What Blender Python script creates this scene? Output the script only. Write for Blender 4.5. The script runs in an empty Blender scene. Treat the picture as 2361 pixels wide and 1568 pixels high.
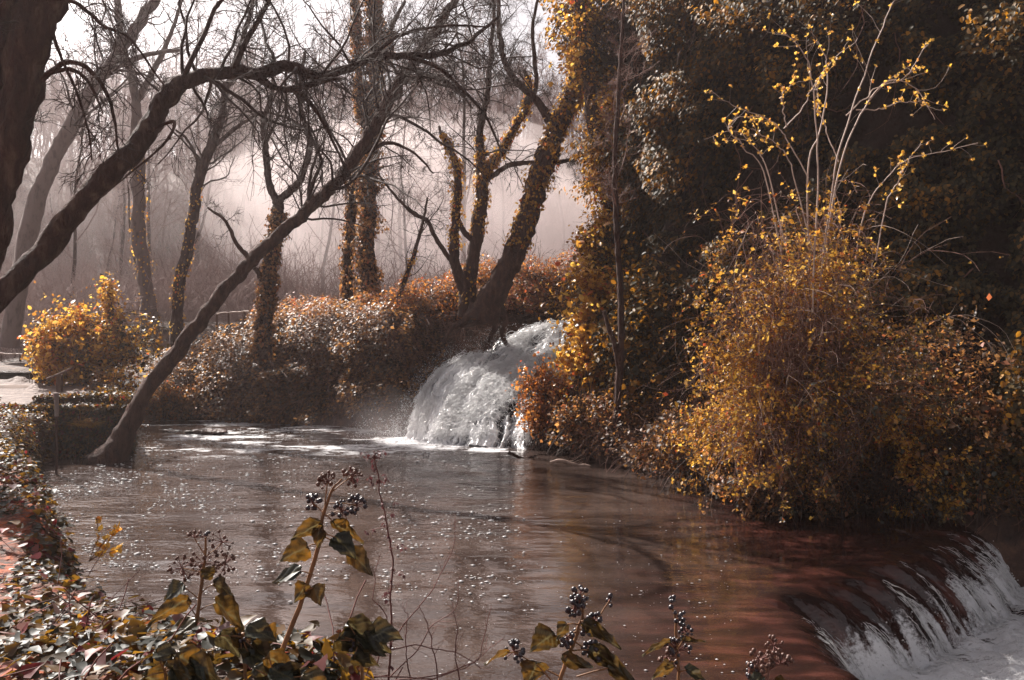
import bpy, math
import numpy as np
from mathutils import Vector

# ------------------------------------------------------------------ frame, camera, light
FP, H, U0, V0 = 2045.0, 3.0, 1180.5, 700.0     # focal length in picture units, eye height, centre, horizon
SUN_AZ, SUN_EL = -42.0, 37.0                   # degrees, azimuth from +Y towards +X
sc = bpy.context.scene
COL = sc.collection

cam_d = bpy.data.cameras.new("camera")
cam = bpy.data.objects.new("camera", cam_d); COL.objects.link(cam)
cam.location = (0, 0, H); cam.rotation_euler = (math.radians(90), 0, 0)
cam_d.sensor_width = 36; cam_d.lens = 36 * FP / 2361.0
cam_d.shift_y = -84 / 2361.0
cam_d.clip_start = 0.05; cam_d.clip_end = 600
sc.camera = cam

w = bpy.data.worlds.new("World"); sc.world = w; w.use_nodes = True
nt = w.node_tree; nt.nodes.clear()
sky = nt.nodes.new("ShaderNodeTexSky"); sky.sky_type = 'NISHITA'; sky.sun_disc = False
sky.sun_elevation = math.radians(SUN_EL); sky.sun_rotation = math.radians(SUN_AZ)
sky.air_density = 1.0; sky.dust_density = 3.5; sky.ozone_density = 1.0
hs = nt.nodes.new("ShaderNodeHueSaturation"); hs.inputs['Saturation'].default_value = 0.2
bg = nt.nodes.new("ShaderNodeBackground"); bg.inputs['Strength'].default_value = 0.066
wo = nt.nodes.new("ShaderNodeOutputWorld")
nt.links.new(sky.outputs[0], hs.inputs['Color']); tint = nt.nodes.new('ShaderNodeMix'); tint.data_type = 'RGBA'; tint.blend_type = 'MULTIPLY'; tint.inputs[0].default_value = 1; tint.inputs[7].default_value = (1, .93, .93, 1)
nt.links.new(hs.outputs[0], tint.inputs[6]); nt.links.new(tint.outputs[2], bg.inputs[0]); nt.links.new(bg.outputs[0], wo.inputs[0])

S = Vector((math.sin(math.radians(SUN_AZ)) * math.cos(math.radians(SUN_EL)),
            math.cos(math.radians(SUN_AZ)) * math.cos(math.radians(SUN_EL)), math.sin(math.radians(SUN_EL))))
sd = bpy.data.lights.new("sun", 'SUN'); sd.energy = 5.0; sd.angle = math.radians(0.5); sd.color = (1.0, 0.93, 0.86)
so = bpy.data.objects.new("sun", sd); COL.objects.link(so); so.rotation_euler = S.to_track_quat('Z', 'Y').to_euler()
so.location = S * 60

sc.view_settings.view_transform = 'Standard'; sc.view_settings.look = 'None'
sc.cycles.volume_bounces = 2
sc.view_settings.exposure = 1.25; sc.view_settings.gamma = 1.0

# ------------------------------------------------------------------ helpers
rng = np.random.default_rng(11)
A = np.array

def at(u, v, Y):
    return A([(u - U0) / FP * Y, Y, H - (v - V0) / FP * Y])

def px(p, Y):            # picture polyline -> world polyline; each point (u, v[, Y])
    return A([at(q[0], q[1], q[2] if len(q) > 2 else Y) for q in p])

def _h(ix, iy, iz, s):
    n = (ix * 374761393 + iy * 668265263 + iz * 2147483647 + s * 144665) & 0xffffffff
    n = ((n ^ (n >> 13)) * 1274126177) & 0xffffffff
    n = ((n ^ (n >> 16)) * 2246822519) & 0xffffffff
    return ((n ^ (n >> 15)) & 0xffffff) / float(0xffffff)

def noise(x, y, z=0.0, s=0):
    x, y, z = np.broadcast_arrays(np.asarray(x, float), np.asarray(y, float), np.asarray(z, float))
    xi, yi, zi = np.floor(x).astype(np.int64), np.floor(y).astype(np.int64), np.floor(z).astype(np.int64)
    fx, fy, fz = x - xi, y - yi, z - zi
    fx, fy, fz = [f * f * (3 - 2 * f) for f in (fx, fy, fz)]
    r = 0
    for dx in (0, 1):
        for dy in (0, 1):
            for dz in (0, 1):
                wgt = (fx if dx else 1 - fx) * (fy if dy else 1 - fy) * (fz if dz else 1 - fz)
                r = r + wgt * _h(xi + dx, yi + dy, zi + dz, s)
    return r

def fbm(x, y, z=0.0, s=0, o=4):
    r, a, t = 0, 1.0, 0
    for k in range(o):
        r = r + a * noise(np.asarray(x) * 2 ** k + 7.3 * k, np.asarray(y) * 2 ** k, np.asarray(z) * 2 ** k, s + k); t += a; a *= .5
    return r / t

def ss(e0, e1, x):
    t = np.clip((x - e0) / (e1 - e0), 0, 1); return t * t * (3 - 2 * t)

def unit(v): return v / np.maximum(np.linalg.norm(v, axis=-1, keepdims=True), 1e-9)

class Geo:
    def __init__(s): s.V = []; s.T = []; s.Q = []; s.rt = []; s.rq = []; s.n = 0
    def add(s, V, tris=None, quads=None, rt=None, rq=None):
        V = np.asarray(V, float).reshape(-1, 3)
        if tris is not None and len(tris):
            s.T.append(np.asarray(tris) + s.n); s.rt.append(rt if rt is not None else rng.random(len(tris)))
        if quads is not None and len(quads):
            s.Q.append(np.asarray(quads) + s.n); s.rq.append(rq if rq is not None else rng.random(len(quads)))
        s.V.append(V); s.n += len(V); return s
    def build(s, name, mat, parent=None, smooth=True, vatt=None):
        V = np.concatenate(s.V)
        T = np.concatenate(s.T) if s.T else np.zeros((0, 3), int)
        Q = np.concatenate(s.Q) if s.Q else np.zeros((0, 4), int)
        me = bpy.data.meshes.new(name)
        nl = T.size + Q.size; nf = len(T) + len(Q)
        me.vertices.add(len(V)); me.loops.add(nl); me.polygons.add(nf)
        org = np.zeros(3)
        if parent is None: org = A([V[:, 0].mean(), V[:, 1].mean(), V[:, 2].min()])
        elif 'org' in parent: org = A(parent['org'])
        me.vertices.foreach_set('co', (V - org).astype(np.float32).ravel())
        me.loops.foreach_set('vertex_index', np.concatenate([T.ravel(), Q.ravel()]).astype(np.int32))
        ls = np.concatenate([np.arange(len(T)) * 3, T.size + np.arange(len(Q)) * 4]).astype(np.int32)
        me.polygons.foreach_set('loop_start', ls)
        me.polygons.foreach_set('use_smooth', np.full(nf, smooth))
        r = np.concatenate((s.rt if s.T else []) + (s.rq if s.Q else []))
        at_ = me.attributes.new('rnd', 'FLOAT', 'FACE'); at_.data.foreach_set('value', r.astype(np.float32))
        if vatt:
            for k, v in vatt.items():
                a_ = me.attributes.new(k, 'FLOAT', 'POINT'); a_.data.foreach_set('value', np.asarray(v, np.float32).ravel())
        me.update(calc_edges=True); me.validate()
        me.materials.append(mat)
        o = bpy.data.objects.new(name, me); COL.objects.link(o)
        if parent is None: o.location = org
        else:
            o.parent = parent
            if 'porg' in parent: pass
        return o

def tag(o, label=None, cat=None, group=None, kind=None):
    if label: o['label'] = label
    if cat: o['category'] = cat
    if group: o['group'] = group
    if kind: o['kind'] = kind
    return o

def thing(name, label, cat, loc, group=None):
    o = bpy.data.objects.new(name, None); COL.objects.link(o)
    o.location = loc; o.empty_display_size = .2
    o['org'] = [float(c) for c in loc]
    tag(o, label, cat, group); return o

def finish():
    for o in sc.objects:
        if 'org' in o: del o['org']

# --- tubes
def tubes(geo, P, R, k=4, rr=None, knob=0.0, seed=0):
    P = np.asarray(P, float); R = np.asarray(R, float)
    B, n, _ = P.shape
    T = unit(np.gradient(P, axis=1))
    mx = np.abs(T).max(axis=1)
    ax = np.argmin(mx, axis=1)
    ref = np.eye(3)[ax][:, None, :]
    U = unit(np.cross(T, np.broadcast_to(ref, T.shape))); W = np.cross(T, U)
    a = np.arange(k) / k * 2 * np.pi
    rad = R[:, :, None] * np.ones(k)
    if knob:
        L = np.cumsum(np.linalg.norm(np.diff(P, axis=1, prepend=P[:, :1]), axis=2), axis=1)[:, :, None]
        s_ = 1 / np.maximum(R.mean(), .01)
        q = np.broadcast_to(np.cos(a) * 1.2, rad.shape), np.broadcast_to(np.sin(a) * 1.2, rad.shape), np.broadcast_to(L * s_ * .35, rad.shape)
        rad = rad * (1 + knob * (fbm(q[0] + 5, q[1] + 5, q[2], seed, 3) - .5) * 2)
        rad = rad * (1 + knob * .6 * (noise(q[0] * 5, q[1] * 5, L * 14 + q[0] * 0, seed + 9) - .5) * 2)
    V = P[:, :, None, :] + rad[..., None] * (np.cos(a)[:, None] * U[:, :, None, :] + np.sin(a)[:, None] * W[:, :, None, :])
    i = np.arange(n - 1)[:, None]; j = np.arange(k)[None]
    q = np.stack([i * k + j, i * k + (j + 1) % k, (i + 1) * k + (j + 1) % k, (i + 1) * k + j], -1).reshape(-1, 4)
    Q = (q[None] + (np.arange(B) * n * k)[:, None, None]).reshape(-1, 4)
    r = np.repeat(rng.random(B) if rr is None else rr, len(q))
    geo.add(V.reshape(-1, 3), quads=Q, rq=r)
    if k >= 8:                       # close the ends of thick limbs
        for b in range(B):
            for e in (0, n - 1):
                c = P[b, e][None]; ring = V[b, e]
                geo.add(np.concatenate([ring, c]), tris=[(m, (m + 1) % k, k) for m in range(k)])

def spline(pts, rad, n=40, wob=0.0, seed=0):
    pts = np.asarray(pts, float); rad = np.asarray(rad, float)
    m = len(pts); P = np.vstack([2 * pts[0] - pts[1], pts, 2 * pts[-1] - pts[-2]])
    t = np.linspace(0, m - 1 - 1e-6, n); i = t.astype(int); f = (t - i)[:, None]
    p0, p1, p2, p3 = P[i], P[i + 1], P[i + 2], P[i + 3]
    Q = .5 * (2 * p1 + (p2 - p0) * f + (2 * p0 - 5 * p1 + 4 * p2 - p3) * f ** 2 + (3 * p1 - p0 - 3 * p2 + p3) * f ** 3)
    r = np.interp(t, np.arange(m), rad)
    if wob:
        for c in range(3): Q[:, c] += wob * (fbm(np.arange(n) * .35, seed * 3.1 + c * 17, 0, seed, 2) - .5) * 2 * np.sin(np.clip(t / (m - 1) * 4, 0, np.pi / 2))
    return Q, r

def grow(P, R, per, ratio, ang, wig, trop, n=6, rr=.6, tmin=.15, lo=.05, hi=9, decay=.5, tipf=.25, rmin=.002):
    """side shoots on every branch of P (B,n,3); trop is a steady pull (up, down, ...)"""
    B, m, _ = P.shape
    Lp = np.linalg.norm(np.diff(P, axis=1), axis=2).sum(1)
    idx = np.repeat(np.arange(B), per); N = len(idx)
    t = tmin + (1 - tmin) * rng.random(N); f = t * (m - 1); i = np.minimum(f.astype(int), m - 2); f = (f - i)[:, None]
    pos = P[idx, i] * (1 - f) + P[idx, i + 1] * f
    d = unit(P[idx, i + 1] - P[idx, i])
    r0 = (R[idx, i] * (1 - f[:, 0]) + R[idx, i + 1] * f[:, 0]) * rr * (.5 + .5 * rng.random(N))
    perp = unit(np.cross(d, rng.normal(size=(N, 3))))
    a = np.radians(ang * (.6 + .8 * rng.random(N)))[:, None]
    D = np.cos(a) * d + np.sin(a) * perp
    L = np.clip(ratio * Lp[idx] * (.45 + 1.1 * rng.random(N)) * (1 - decay * t), lo, hi)
    r0 = np.minimum(r0, L * .0145)
    step = (L / (n - 1))[:, None]
    pts = [pos]; tr = np.asarray(trop, float)
    curl = rng.normal(size=(N, 3)) * wig * .35
    for q in range(n - 1):
        D = unit(D + rng.normal(size=(N, 3)) * wig + curl + tr)
        pts.append(pts[-1] + D * step)
    Q = np.stack(pts, 1)
    rad = np.maximum(r0, rmin)[:, None] * np.linspace(1, tipf, n)[None]
    return Q, np.maximum(rad, rmin * .6)

# --- leaves
LEAF = {
 'diamond': (A([(0, 0, 0), (-.36, .48, .10), (0, 1, -.04), (.36, .48, .10)]), [(0, 2, 1), (0, 3, 2)]),
 'oval': (A([(0, 0, 0), (-.3, .25, .08), (-.3, .65, .09), (0, 1, -.1), (.3, .65, .09), (.3, .25, .08), (0, .45, 0)]),
          [(0, 6, 1), (1, 6, 2), (2, 6, 3), (3, 6, 4), (4, 6, 5), (5, 6, 0)]),
 'ivy': (A([(0, 0, 0), (-.2, -.1, .03), (-.5, .12, .08), (-.36, .42, .07), (-.2, .68, .05), (0, 1.05, -.1), (.2, .68, .05), (.36, .42, .07), (.5, .12, .08), (.2, -.1, .03), (0, .4, -.03)]),
         [(0, 10, 1), (1, 10, 2), (2, 10, 3), (3, 10, 4), (4, 10, 5), (5, 10, 6), (6, 10, 7), (7, 10, 8), (8, 10, 9), (9, 10, 0)]),
}
def leaves(geo, P, N, size, shape='diamond', Y=None, rnd=None, spread=.6):
    """P points, N outward directions, blades lie roughly across N"""
    n = len(P)
    N = unit(N + rng.normal(size=(n, 3)) * spread)
    ydir = rng.normal(size=(n, 3)) if Y is None else Y + rng.normal(size=(n, 3)) * .5
    X = unit(np.cross(ydir, N)); Yd = np.cross(N, X)
    tv, tf = LEAF[shape]; sz = (size * (.65 + .7 * rng.random(n)))[:, None]
    V = P[:, None, :] + sz[..., None] * (tv[None, :, 0:1] * X[:, None] + tv[None, :, 1:2] * Yd[:, None] + tv[None, :, 2:3] * N[:, None])
    F = (A(tf)[None] + (np.arange(n) * len(tv))[:, None, None]).reshape(-1, 3)
    r = rng.random(n) if rnd is None else rnd
    geo.add(V.reshape(-1, 3), tris=F, rt=np.repeat(r, len(tf)))

# ------------------------------------------------------------------ materials
def newmat(name):
    m = bpy.data.materials.new(name); m.use_nodes = True
    n = m.node_tree.nodes; n.clear(); return m, n, m.node_tree.links

def ramp(n, cols):
    r = n.new("ShaderNodeValToRGB"); e = r.color_ramp.elements
    while len(e) > 1: e.remove(e[-1])
    e[0].position = cols[0][0]; e[0].color = (*cols[0][1], 1)
    for p, c in cols[1:]:
        q = e.new(p); q.color = (*c, 1)
    return r

def leaf_mat(name, cols, rough=.35, trans=.45, tcols=None, tgain=1.0, spec=.5):
    m, n, l = newmat(name)
    at_ = n.new("ShaderNodeAttribute"); at_.attribute_name = 'rnd'
    r = ramp(n, cols); l.new(at_.outputs['Fac'], r.inputs[0])
    rt = ramp(n, tcols or cols); l.new(at_.outputs['Fac'], rt.inputs[0])
    p = n.new("ShaderNodeBsdfPrincipled"); p.inputs['Roughness'].default_value = rough
    p.inputs['Specular IOR Level'].default_value = spec
    l.new(r.outputs[0], p.inputs['Base Color'])
    t = n.new("ShaderNodeBsdfTranslucent"); l.new(rt.outputs[0], t.inputs[0])
    mx = n.new("ShaderNodeMixShader"); mx.inputs[0].default_value = trans
    l.new(p.outputs[0], mx.inputs[1]); l.new(t.outputs[0], mx.inputs[2])
    o = n.new("ShaderNodeOutputMaterial"); l.new(mx.outputs[0], o.inputs[0]); return m

def rough_mat(name, c1, c2, scale=6, rough=.85, bump=.4, dist=.02, stretch=(1, 1, 1), c3=None, spec=.3, coord='Object'):
    m, n, l = newmat(name)
    tc = n.new("ShaderNodeTexCoord"); mp = n.new("ShaderNodeMapping"); mp.inputs['Scale'].default_value = stretch
    l.new(tc.outputs[coord], mp.inputs[0])
    nz = n.new("ShaderNodeTexNoise"); nz.inputs['Scale'].default_value = scale; nz.inputs['Detail'].default_value = 8; nz.inputs['Roughness'].default_value = .65
    l.new(mp.outputs[0], nz.inputs['Vector'])
    r = ramp(n, [(.3, c1), (.52, c2)] + ([(.68, c3)] if c3 else []) ); l.new(nz.outputs[0], r.inputs[0])
    n2 = n.new("ShaderNodeTexNoise"); n2.inputs['Scale'].default_value = scale * 4; n2.inputs['Detail'].default_value = 6
    l.new(mp.outputs[0], n2.inputs['Vector'])
    b = n.new("ShaderNodeBump"); b.inputs['Strength'].default_value = bump; b.inputs['Distance'].default_value = dist
    l.new(n2.outputs[0], b.inputs['Height'])
    p = n.new("ShaderNodeBsdfPrincipled"); p.inputs['Roughness'].default_value = rough; p.inputs['Specular IOR Level'].default_value = spec
    l.new(r.outputs[0], p.inputs['Base Color']); l.new(b.outputs[0], p.inputs['Normal'])
    o = n.new("ShaderNodeOutputMaterial"); l.new(p.outputs[0], o.inputs[0]); return m

M = {}
M['bark'] = rough_mat('bark', (.02, .010, .008), (.055, .028, .021), 9, .9, 1, .07, (1, 1, .3), c3=(.11, .07, .055))
M['bark_red'] = rough_mat('bark_red', (.02, .011, .009), (.065, .030, .022), 11, .9, 1, .06, (1, 1, .3), c3=(.11, .06, .045))
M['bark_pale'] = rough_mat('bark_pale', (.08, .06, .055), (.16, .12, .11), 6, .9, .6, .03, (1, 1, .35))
M['twig'] = rough_mat('twig', (.02, .012, .010), (.05, .03, .024), 8, .8, .2, .01)
M['twig_red'] = rough_mat('twig_red', (.10, .045, .035), (.20, .10, .075), 8, .7, .2, .01)
M['twig_pale'] = rough_mat('twig_pale', (.30, .20, .16), (.45, .33, .27), 8, .6, .2, .01)
M['stem_brown'] = rough_mat('stem_brown', (.10, .05, .03), (.22, .11, .05), 20, .6, .2, .005)
M['dry_stem'] = rough_mat('dry_stem', (.07, .025, .02), (.15, .06, .05), 20, .7, .2, .005)
M['wood_post'] = rough_mat('weathered_wood', (.05, .03, .025), (.13, .08, .06), 9, .85, .7, .01, (1, 1, .2))
M['metal_rod'] = rough_mat('rusty_metal', (.04, .025, .022), (.09, .05, .04), 20, .5, .3, .004)
M['stone'] = rough_mat('pale_stone', (.05, .03, .025), (.13, .085, .07), 3.2, .8, 1, .06, c3=(.24, .18, .155), spec=.4)
M['rock'] = rough_mat('wet_rock', (.012, .007, .006), (.05, .024, .018), 2.5, .5, 1, .12, c3=(.09, .035, .024))
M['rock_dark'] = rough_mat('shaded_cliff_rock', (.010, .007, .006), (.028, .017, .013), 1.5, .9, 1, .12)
M['tower'] = rough_mat('tower_stone', (.16, .12, .11), (.24, .19, .17), 1, .9, .5, .05)
M['sign'] = rough_mat('sign_board', (.6, .5, .45), (.7, .6, .55), 5, .6, .1, .01)
M['forest'] = rough_mat('forest_twigs', (.15, .10, .093), (.28, .20, .185), 3, .9, .1, .01)  # pale pinkish twigs: mist brightness put into the colour
M['berry_black'] = rough_mat('berry_black', (.012, .010, .016), (.03, .022, .03), 30, .35, .1, .002, spec=.6)
M['berry_brown'] = rough_mat('berry_brown', (.05, .025, .018), (.12, .06, .045), 30, .5, .1, .002)
M['ivy_bark'] = M['bark']
GOLD = [(0, (.10, .045, .012)), (.3, (.28, .13, .02)), (.6, (.48, .25, .035)), (.85, (.60, .36, .06)), (1, (.35, .06, .02))]
GOLDT = [(0, (.25, .07, .008)), (.3, (.58, .27, .04)), (.6, (.85, .46, .06)), (.85, (.97, .63, .14)), (1, (.7, .10, .03))]
M['gold'] = leaf_mat('golden_leaf', GOLD, .4, .5, GOLDT)
M['orange'] = leaf_mat('orange_leaf', [(0, (.05, .03, .015)), (.35, (.16, .06, .022)), (.65, (.30, .11, .035)), (.9, (.42, .20, .09)), (1, (.3, .03, .03))],
                       .38, .45, [(0, (.12, .04, .012)), (.35, (.45, .14, .03)), (.65, (.8, .27, .04)), (.9, (.9, .42, .10)), (1, (.6, .04, .03))])
M['bramble'] = leaf_mat('bramble_leaf', [(0, (.022, .022, .018)), (.3, (.07, .045, .03)), (.55, (.14, .08, .045)), (.85, (.30, .16, .085)), (1, (.28, .09, .05))],
                        .5, .42, [(0, (.05, .025, .01)), (.3, (.22, .10, .03)), (.55, (.48, .21, .06)), (.85, (.85, .42, .12)), (1, (.6, .14, .05))], spec=.4)
M['ivy_dark'] = leaf_mat('dark_ivy_leaf', [(0, (.022, .021, .011)), (.5, (.065, .054, .024)), (.75, (.12, .075, .022)), (.9, (.24, .11, .018)), (1, (.42, .2, .02))],
                         .6, .36, [(0, (.03, .02, .006)), (.5, (.12, .06, .01)), (.8, (.4, .16, .012)), (1, (.8, .34, .02))], spec=.35)
M['olive'] = leaf_mat('olive_leaf', [(0, (.025, .028, .020)), (.5, (.06, .06, .04)), (.8, (.12, .11, .08)), (1, (.25, .16, .06))], .33, .4, [(0, (.05, .035, .012)), (.5, (.25, .15, .03)), (.8, (.5, .3, .06)), (1, (.8, .42, .08))], spec=.6)
M['ivy_ground'] = leaf_mat('ivy_ground_leaf', [(0, (.010, .014, .011)), (.45, (.024, .028, .020)), (.7, (.05, .036, .018)), (.9, (.13, .065, .015)), (.96, (.07, .02, .02)), (1, (.15, .02, .02))],
                           .5, .28, [(0, (.05, .035, .01)), (.45, (.22, .11, .015)), (.7, (.38, .18, .02)), (.86, (.6, .3, .03)), (.93, (.25, .03, .03)), (1, (.3, .04, .04))], spec=.25)
M['ivy_big'] = leaf_mat('ivy_sprig_leaf', [(0, (.022, .032, .026)), (.5, (.04, .042, .028)), (1, (.08, .052, .014))],
                        .35, .42, [(0, (.028, .018, .006)), (.5, (.06, .032, .006)), (1, (.12, .055, .008))], spec=.5)
def veined(m):
    n, l = m.node_tree.nodes, m.node_tree.links
    va = n.new("ShaderNodeAttribute"); va.attribute_name = 'vein'; tc = n.new("ShaderNodeTexCoord")
    nz = n.new("ShaderNodeTexNoise"); nz.inputs['Scale'].default_value = 45; nz.inputs['Detail'].default_value = 6; l.new(tc.outputs['Object'], nz.inputs['Vector'])
    rb = ramp(n, [(.3, (.35, .3, .25)), (.5, (1, 1, 1)), (.75, (1.5, 1.4, 1.2))]); l.new(nz.outputs[0], rb.inputs[0])
    for r_ in [x for x in n if x.type == 'VALTORGB' and x is not rb]:
        dst = [k.to_socket for k in r_.outputs[0].links]
        mu = n.new("ShaderNodeMix"); mu.data_type = 'RGBA'; mu.blend_type = 'MULTIPLY'; mu.inputs[0].default_value = 1
        l.new(r_.outputs[0], mu.inputs[6]); l.new(rb.outputs[0], mu.inputs[7])
        mv = n.new("ShaderNodeMix"); mv.data_type = 'RGBA'; mv.inputs[7].default_value = (.20, .17, .08, 1)
        mm = n.new("ShaderNodeMath"); mm.operation = 'MULTIPLY'; mm.inputs[1].default_value = .55; l.new(va.outputs['Fac'], mm.inputs[0])
        l.new(mm.outputs[0], mv.inputs[0]); l.new(mu.outputs[2], mv.inputs[6])
        for d_ in dst: l.new(mv.outputs[2], d_)
veined(M['ivy_big'])
M['grass'] = leaf_mat('grass_blade', [(0, (.3, .14, .03)), (1, (.5, .28, .06))], .5, .5)

def water_mat():
    m, n, l = newmat('murky_water')
    tc = n.new("ShaderNodeTexCoord")
    def nz(scale, st, det=2):
        mp = n.new("ShaderNodeMapping"); mp.inputs['Scale'].default_value = st; l.new(tc.outputs['Object'], mp.inputs[0])
        q = n.new("ShaderNodeTexNoise"); q.inputs['Scale'].default_value = scale; q.inputs['Detail'].default_value = det
        l.new(mp.outputs[0], q.inputs['Vector']); return q
    a1 = n.new("ShaderNodeAttribute"); a1.attribute_name = 'foam'
    a2 = n.new("ShaderNodeAttribute"); a2.attribute_name = 'red'
    a3 = n.new("ShaderNodeAttribute"); a3.attribute_name = 'chop'
    # murky body colour, redder over the shallow travertine shelf
    nb = nz(1.2, (.6, 1.6, 1), 4)
    rb = ramp(n, [(.35, (.030, .020, .017)), (.65, (.062, .044, .038))]); l.new(nb.outputs[0], rb.inputs[0])
    nr = nz(2.6, (.8, 2.4, 1), 6)
    rr_ = ramp(n, [(.36, (.012, .0045, .004)), (.52, (.028, .0095, .0075)), (.72, (.085, .029, .022))]); l.new(nr.outputs[0], rr_.inputs[0])
    mc = n.new("ShaderNodeMix"); mc.data_type = 'RGBA'; l.new(a2.outputs['Fac'], mc.inputs[0])
    l.new(rb.outputs[0], mc.inputs[6]); l.new(rr_.outputs[0], mc.inputs[7])
    # ripples
    n1 = nz(7, (.45, 1.35, 1), 3); n2 = nz(19, (.6, 1.1, 1), 2)
    ad = n.new("ShaderNodeMath"); ad.operation = 'MULTIPLY_ADD'; ad.inputs[1].default_value = .55
    l.new(n2.outputs[0], ad.inputs[0]); l.new(n1.outputs[0], ad.inputs[2])
    b = n.new("ShaderNodeBump"); b.inputs['Distance'].default_value = .03
    l.new(ad.outputs[0], b.inputs['Height']); l.new(a3.outputs['Fac'], b.inputs['Strength'])
    p = n.new("ShaderNodeBsdfPrincipled"); p.inputs['Roughness'].default_value = .035; p.inputs['IOR'].default_value = 1.45
    l.new(mc.outputs[2], p.inputs['Base Color']); l.new(b.outputs[0], p.inputs['Normal'])
    # foam, and the sun glitter painted with it
    nf = nz(22, (.55, 1.3, 1), 10); nf.inputs['Roughness'].default_value = .7
    sub = n.new("ShaderNodeMath"); sub.operation = 'ADD'; l.new(nf.outputs[0], sub.inputs[0]); l.new(a1.outputs['Fac'], sub.inputs[1])
    rf = ramp(n, [(.74, (0, 0, 0)), (1.02, (1, 1, 1))]); l.new(sub.outputs[0], rf.inputs[0])
    bf = n.new("ShaderNodeBump"); bf.inputs['Distance'].default_value = .05; bf.inputs['Strength'].default_value = .8; l.new(nf.outputs[0], bf.inputs['Height'])
    f = n.new("ShaderNodeBsdfPrincipled"); f.inputs['Base Color'].default_value = (.72, .72, .74, 1); f.inputs['Roughness'].default_value = .45
    f.inputs['Subsurface Weight'].default_value = 0
    l.new(bf.outputs[0], f.inputs['Normal'])
    mx = n.new("ShaderNodeMixShader"); l.new(rf.outputs[0], mx.inputs[0]); l.new(p.outputs[0], mx.inputs[1]); l.new(f.outputs[0], mx.inputs[2])
    o = n.new("ShaderNodeOutputMaterial"); l.new(mx.outputs[0], o.inputs[0]); return m
M['water'] = water_mat()

def fall_mat():
    m, n, l = newmat('falling_water')
    a = n.new("ShaderNodeAttribute"); a.attribute_name = 'foam'
    r = ramp(n, [(.36, (.02, .02, .024)), (.5, (.35, .36, .38)), (.62, (.95, .95, .96))]); l.new(a.outputs['Fac'], r.inputs[0])
    p = n.new("ShaderNodeBsdfPrincipled"); p.inputs['Roughness'].default_value = .25
    l.new(r.outputs[0], p.inputs['Base Color'])
    t = n.new("ShaderNodeBsdfTranslucent"); l.new(r.outputs[0], t.inputs[0])
    mx = n.new("ShaderNodeMixShader"); mx.inputs[0].default_value = .15
    l.new(p.outputs[0], mx.inputs[1]); l.new(t.outputs[0], mx.inputs[2])
    o = n.new("ShaderNodeOutputMaterial"); l.new(mx.outputs[0], o.inputs[0]); return m
M['fall'] = fall_mat()

def foam_mat():
    m, n, l = newmat('foam_bubbles')
    p = n.new("ShaderNodeBsdfPrincipled"); p.inputs['Base Color'].default_value = (.8, .8, .8, 1); p.inputs['Roughness'].default_value = .15
    t = n.new("ShaderNodeBsdfTranslucent"); t.inputs[0].default_value = (.85, .85, .87, 1)
    mx = n.new("ShaderNodeMixShader"); mx.inputs[0].default_value = .3
    l.new(p.outputs[0], mx.inputs[1]); l.new(t.outputs[0], mx.inputs[2])
    o = n.new("ShaderNodeOutputMaterial"); l.new(mx.outputs[0], o.inputs[0]); return m
M['foam'] = foam_mat()

def ground_mat():
    m, n, l = newmat('forest_soil')
    tc = n.new("ShaderNodeTexCoord")
    nz = n.new("ShaderNodeTexNoise"); nz.inputs['Scale'].default_value = 2.5; nz.inputs['Detail'].default_value = 9; nz.inputs['Roughness'].default_value = .7
    l.new(tc.outputs['Object'], nz.inputs['Vector'])
    r = ramp(n, [(.35, (.022, .012, .009)), (.5, (.06, .03, .02)), (.65, (.13, .07, .045))]); l.new(nz.outputs[0], r.inputs[0])
    a = n.new("ShaderNodeAttribute"); a.attribute_name = 'moss'
    n2 = n.new("ShaderNodeTexNoise"); n2.inputs['Scale'].default_value = 16; n2.inputs['Detail'].default_value = 6; l.new(tc.outputs['Object'], n2.inputs['Vector'])
    rm = ramp(n, [(.35, (.10, .02, .008)), (.6, (.38, .075, .012))]); l.new(n2.outputs[0], rm.inputs[0])
    ad = n.new("ShaderNodeMath"); ad.operation = 'MULTIPLY'; l.new(a.outputs['Fac'], ad.inputs[0])
    rn = ramp(n, [(.44, (0, 0, 0)), (.54, (1, 1, 1))]); l.new(nz.outputs[0], rn.inputs[0]); l.new(rn.outputs[0], ad.inputs[1])
    mc = n.new("ShaderNodeMix"); mc.data_type = 'RGBA'; l.new(ad.outputs[0], mc.inputs[0]); l.new(r.outputs[0], mc.inputs[6]); l.new(rm.outputs[0], mc.inputs[7])
    b = n.new("ShaderNodeBump"); b.inputs['Distance'].default_value = .05; b.inputs['Strength'].default_value = .8; l.new(n2.outputs[0], b.inputs['Height'])
    p = n.new("ShaderNodeBsdfPrincipled"); p.inputs['Roughness'].default_value = .85; l.new(mc.outputs[2], p.inputs['Base Color']); l.new(b.outputs[0], p.inputs['Normal'])
    o = n.new("ShaderNodeOutputMaterial"); l.new(p.outputs[0], o.inputs[0]); return m
M['ground'] = ground_mat()

# ------------------------------------------------------------------ terrain
def sdf(poly, x, y):
    """signed distance, positive inside"""
    poly = A(poly, float); x = np.asarray(x, float); y = np.asarray(y, float)
    d = np.full(x.shape, 1e9); ins = np.zeros(x.shape, bool)
    for i in range(len(poly)):
        ax, ay = poly[i]; bx, by = poly[(i + 1) % len(poly)]
        ex, ey = bx - ax, by - ay
        t = np.clip(((x - ax) * ex + (y - ay) * ey) / (ex * ex + ey * ey + 1e-12), 0, 1)
        d = np.minimum(d, np.hypot(x - ax - t * ex, y - ay - t * ey))
        c = (ay > y) != (by > y)
        ins ^= c & (x < (bx - ax) * (y - ay) / (by - ay + 1e-12) + ax)
    return np.where(ins, d, -d)

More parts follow.
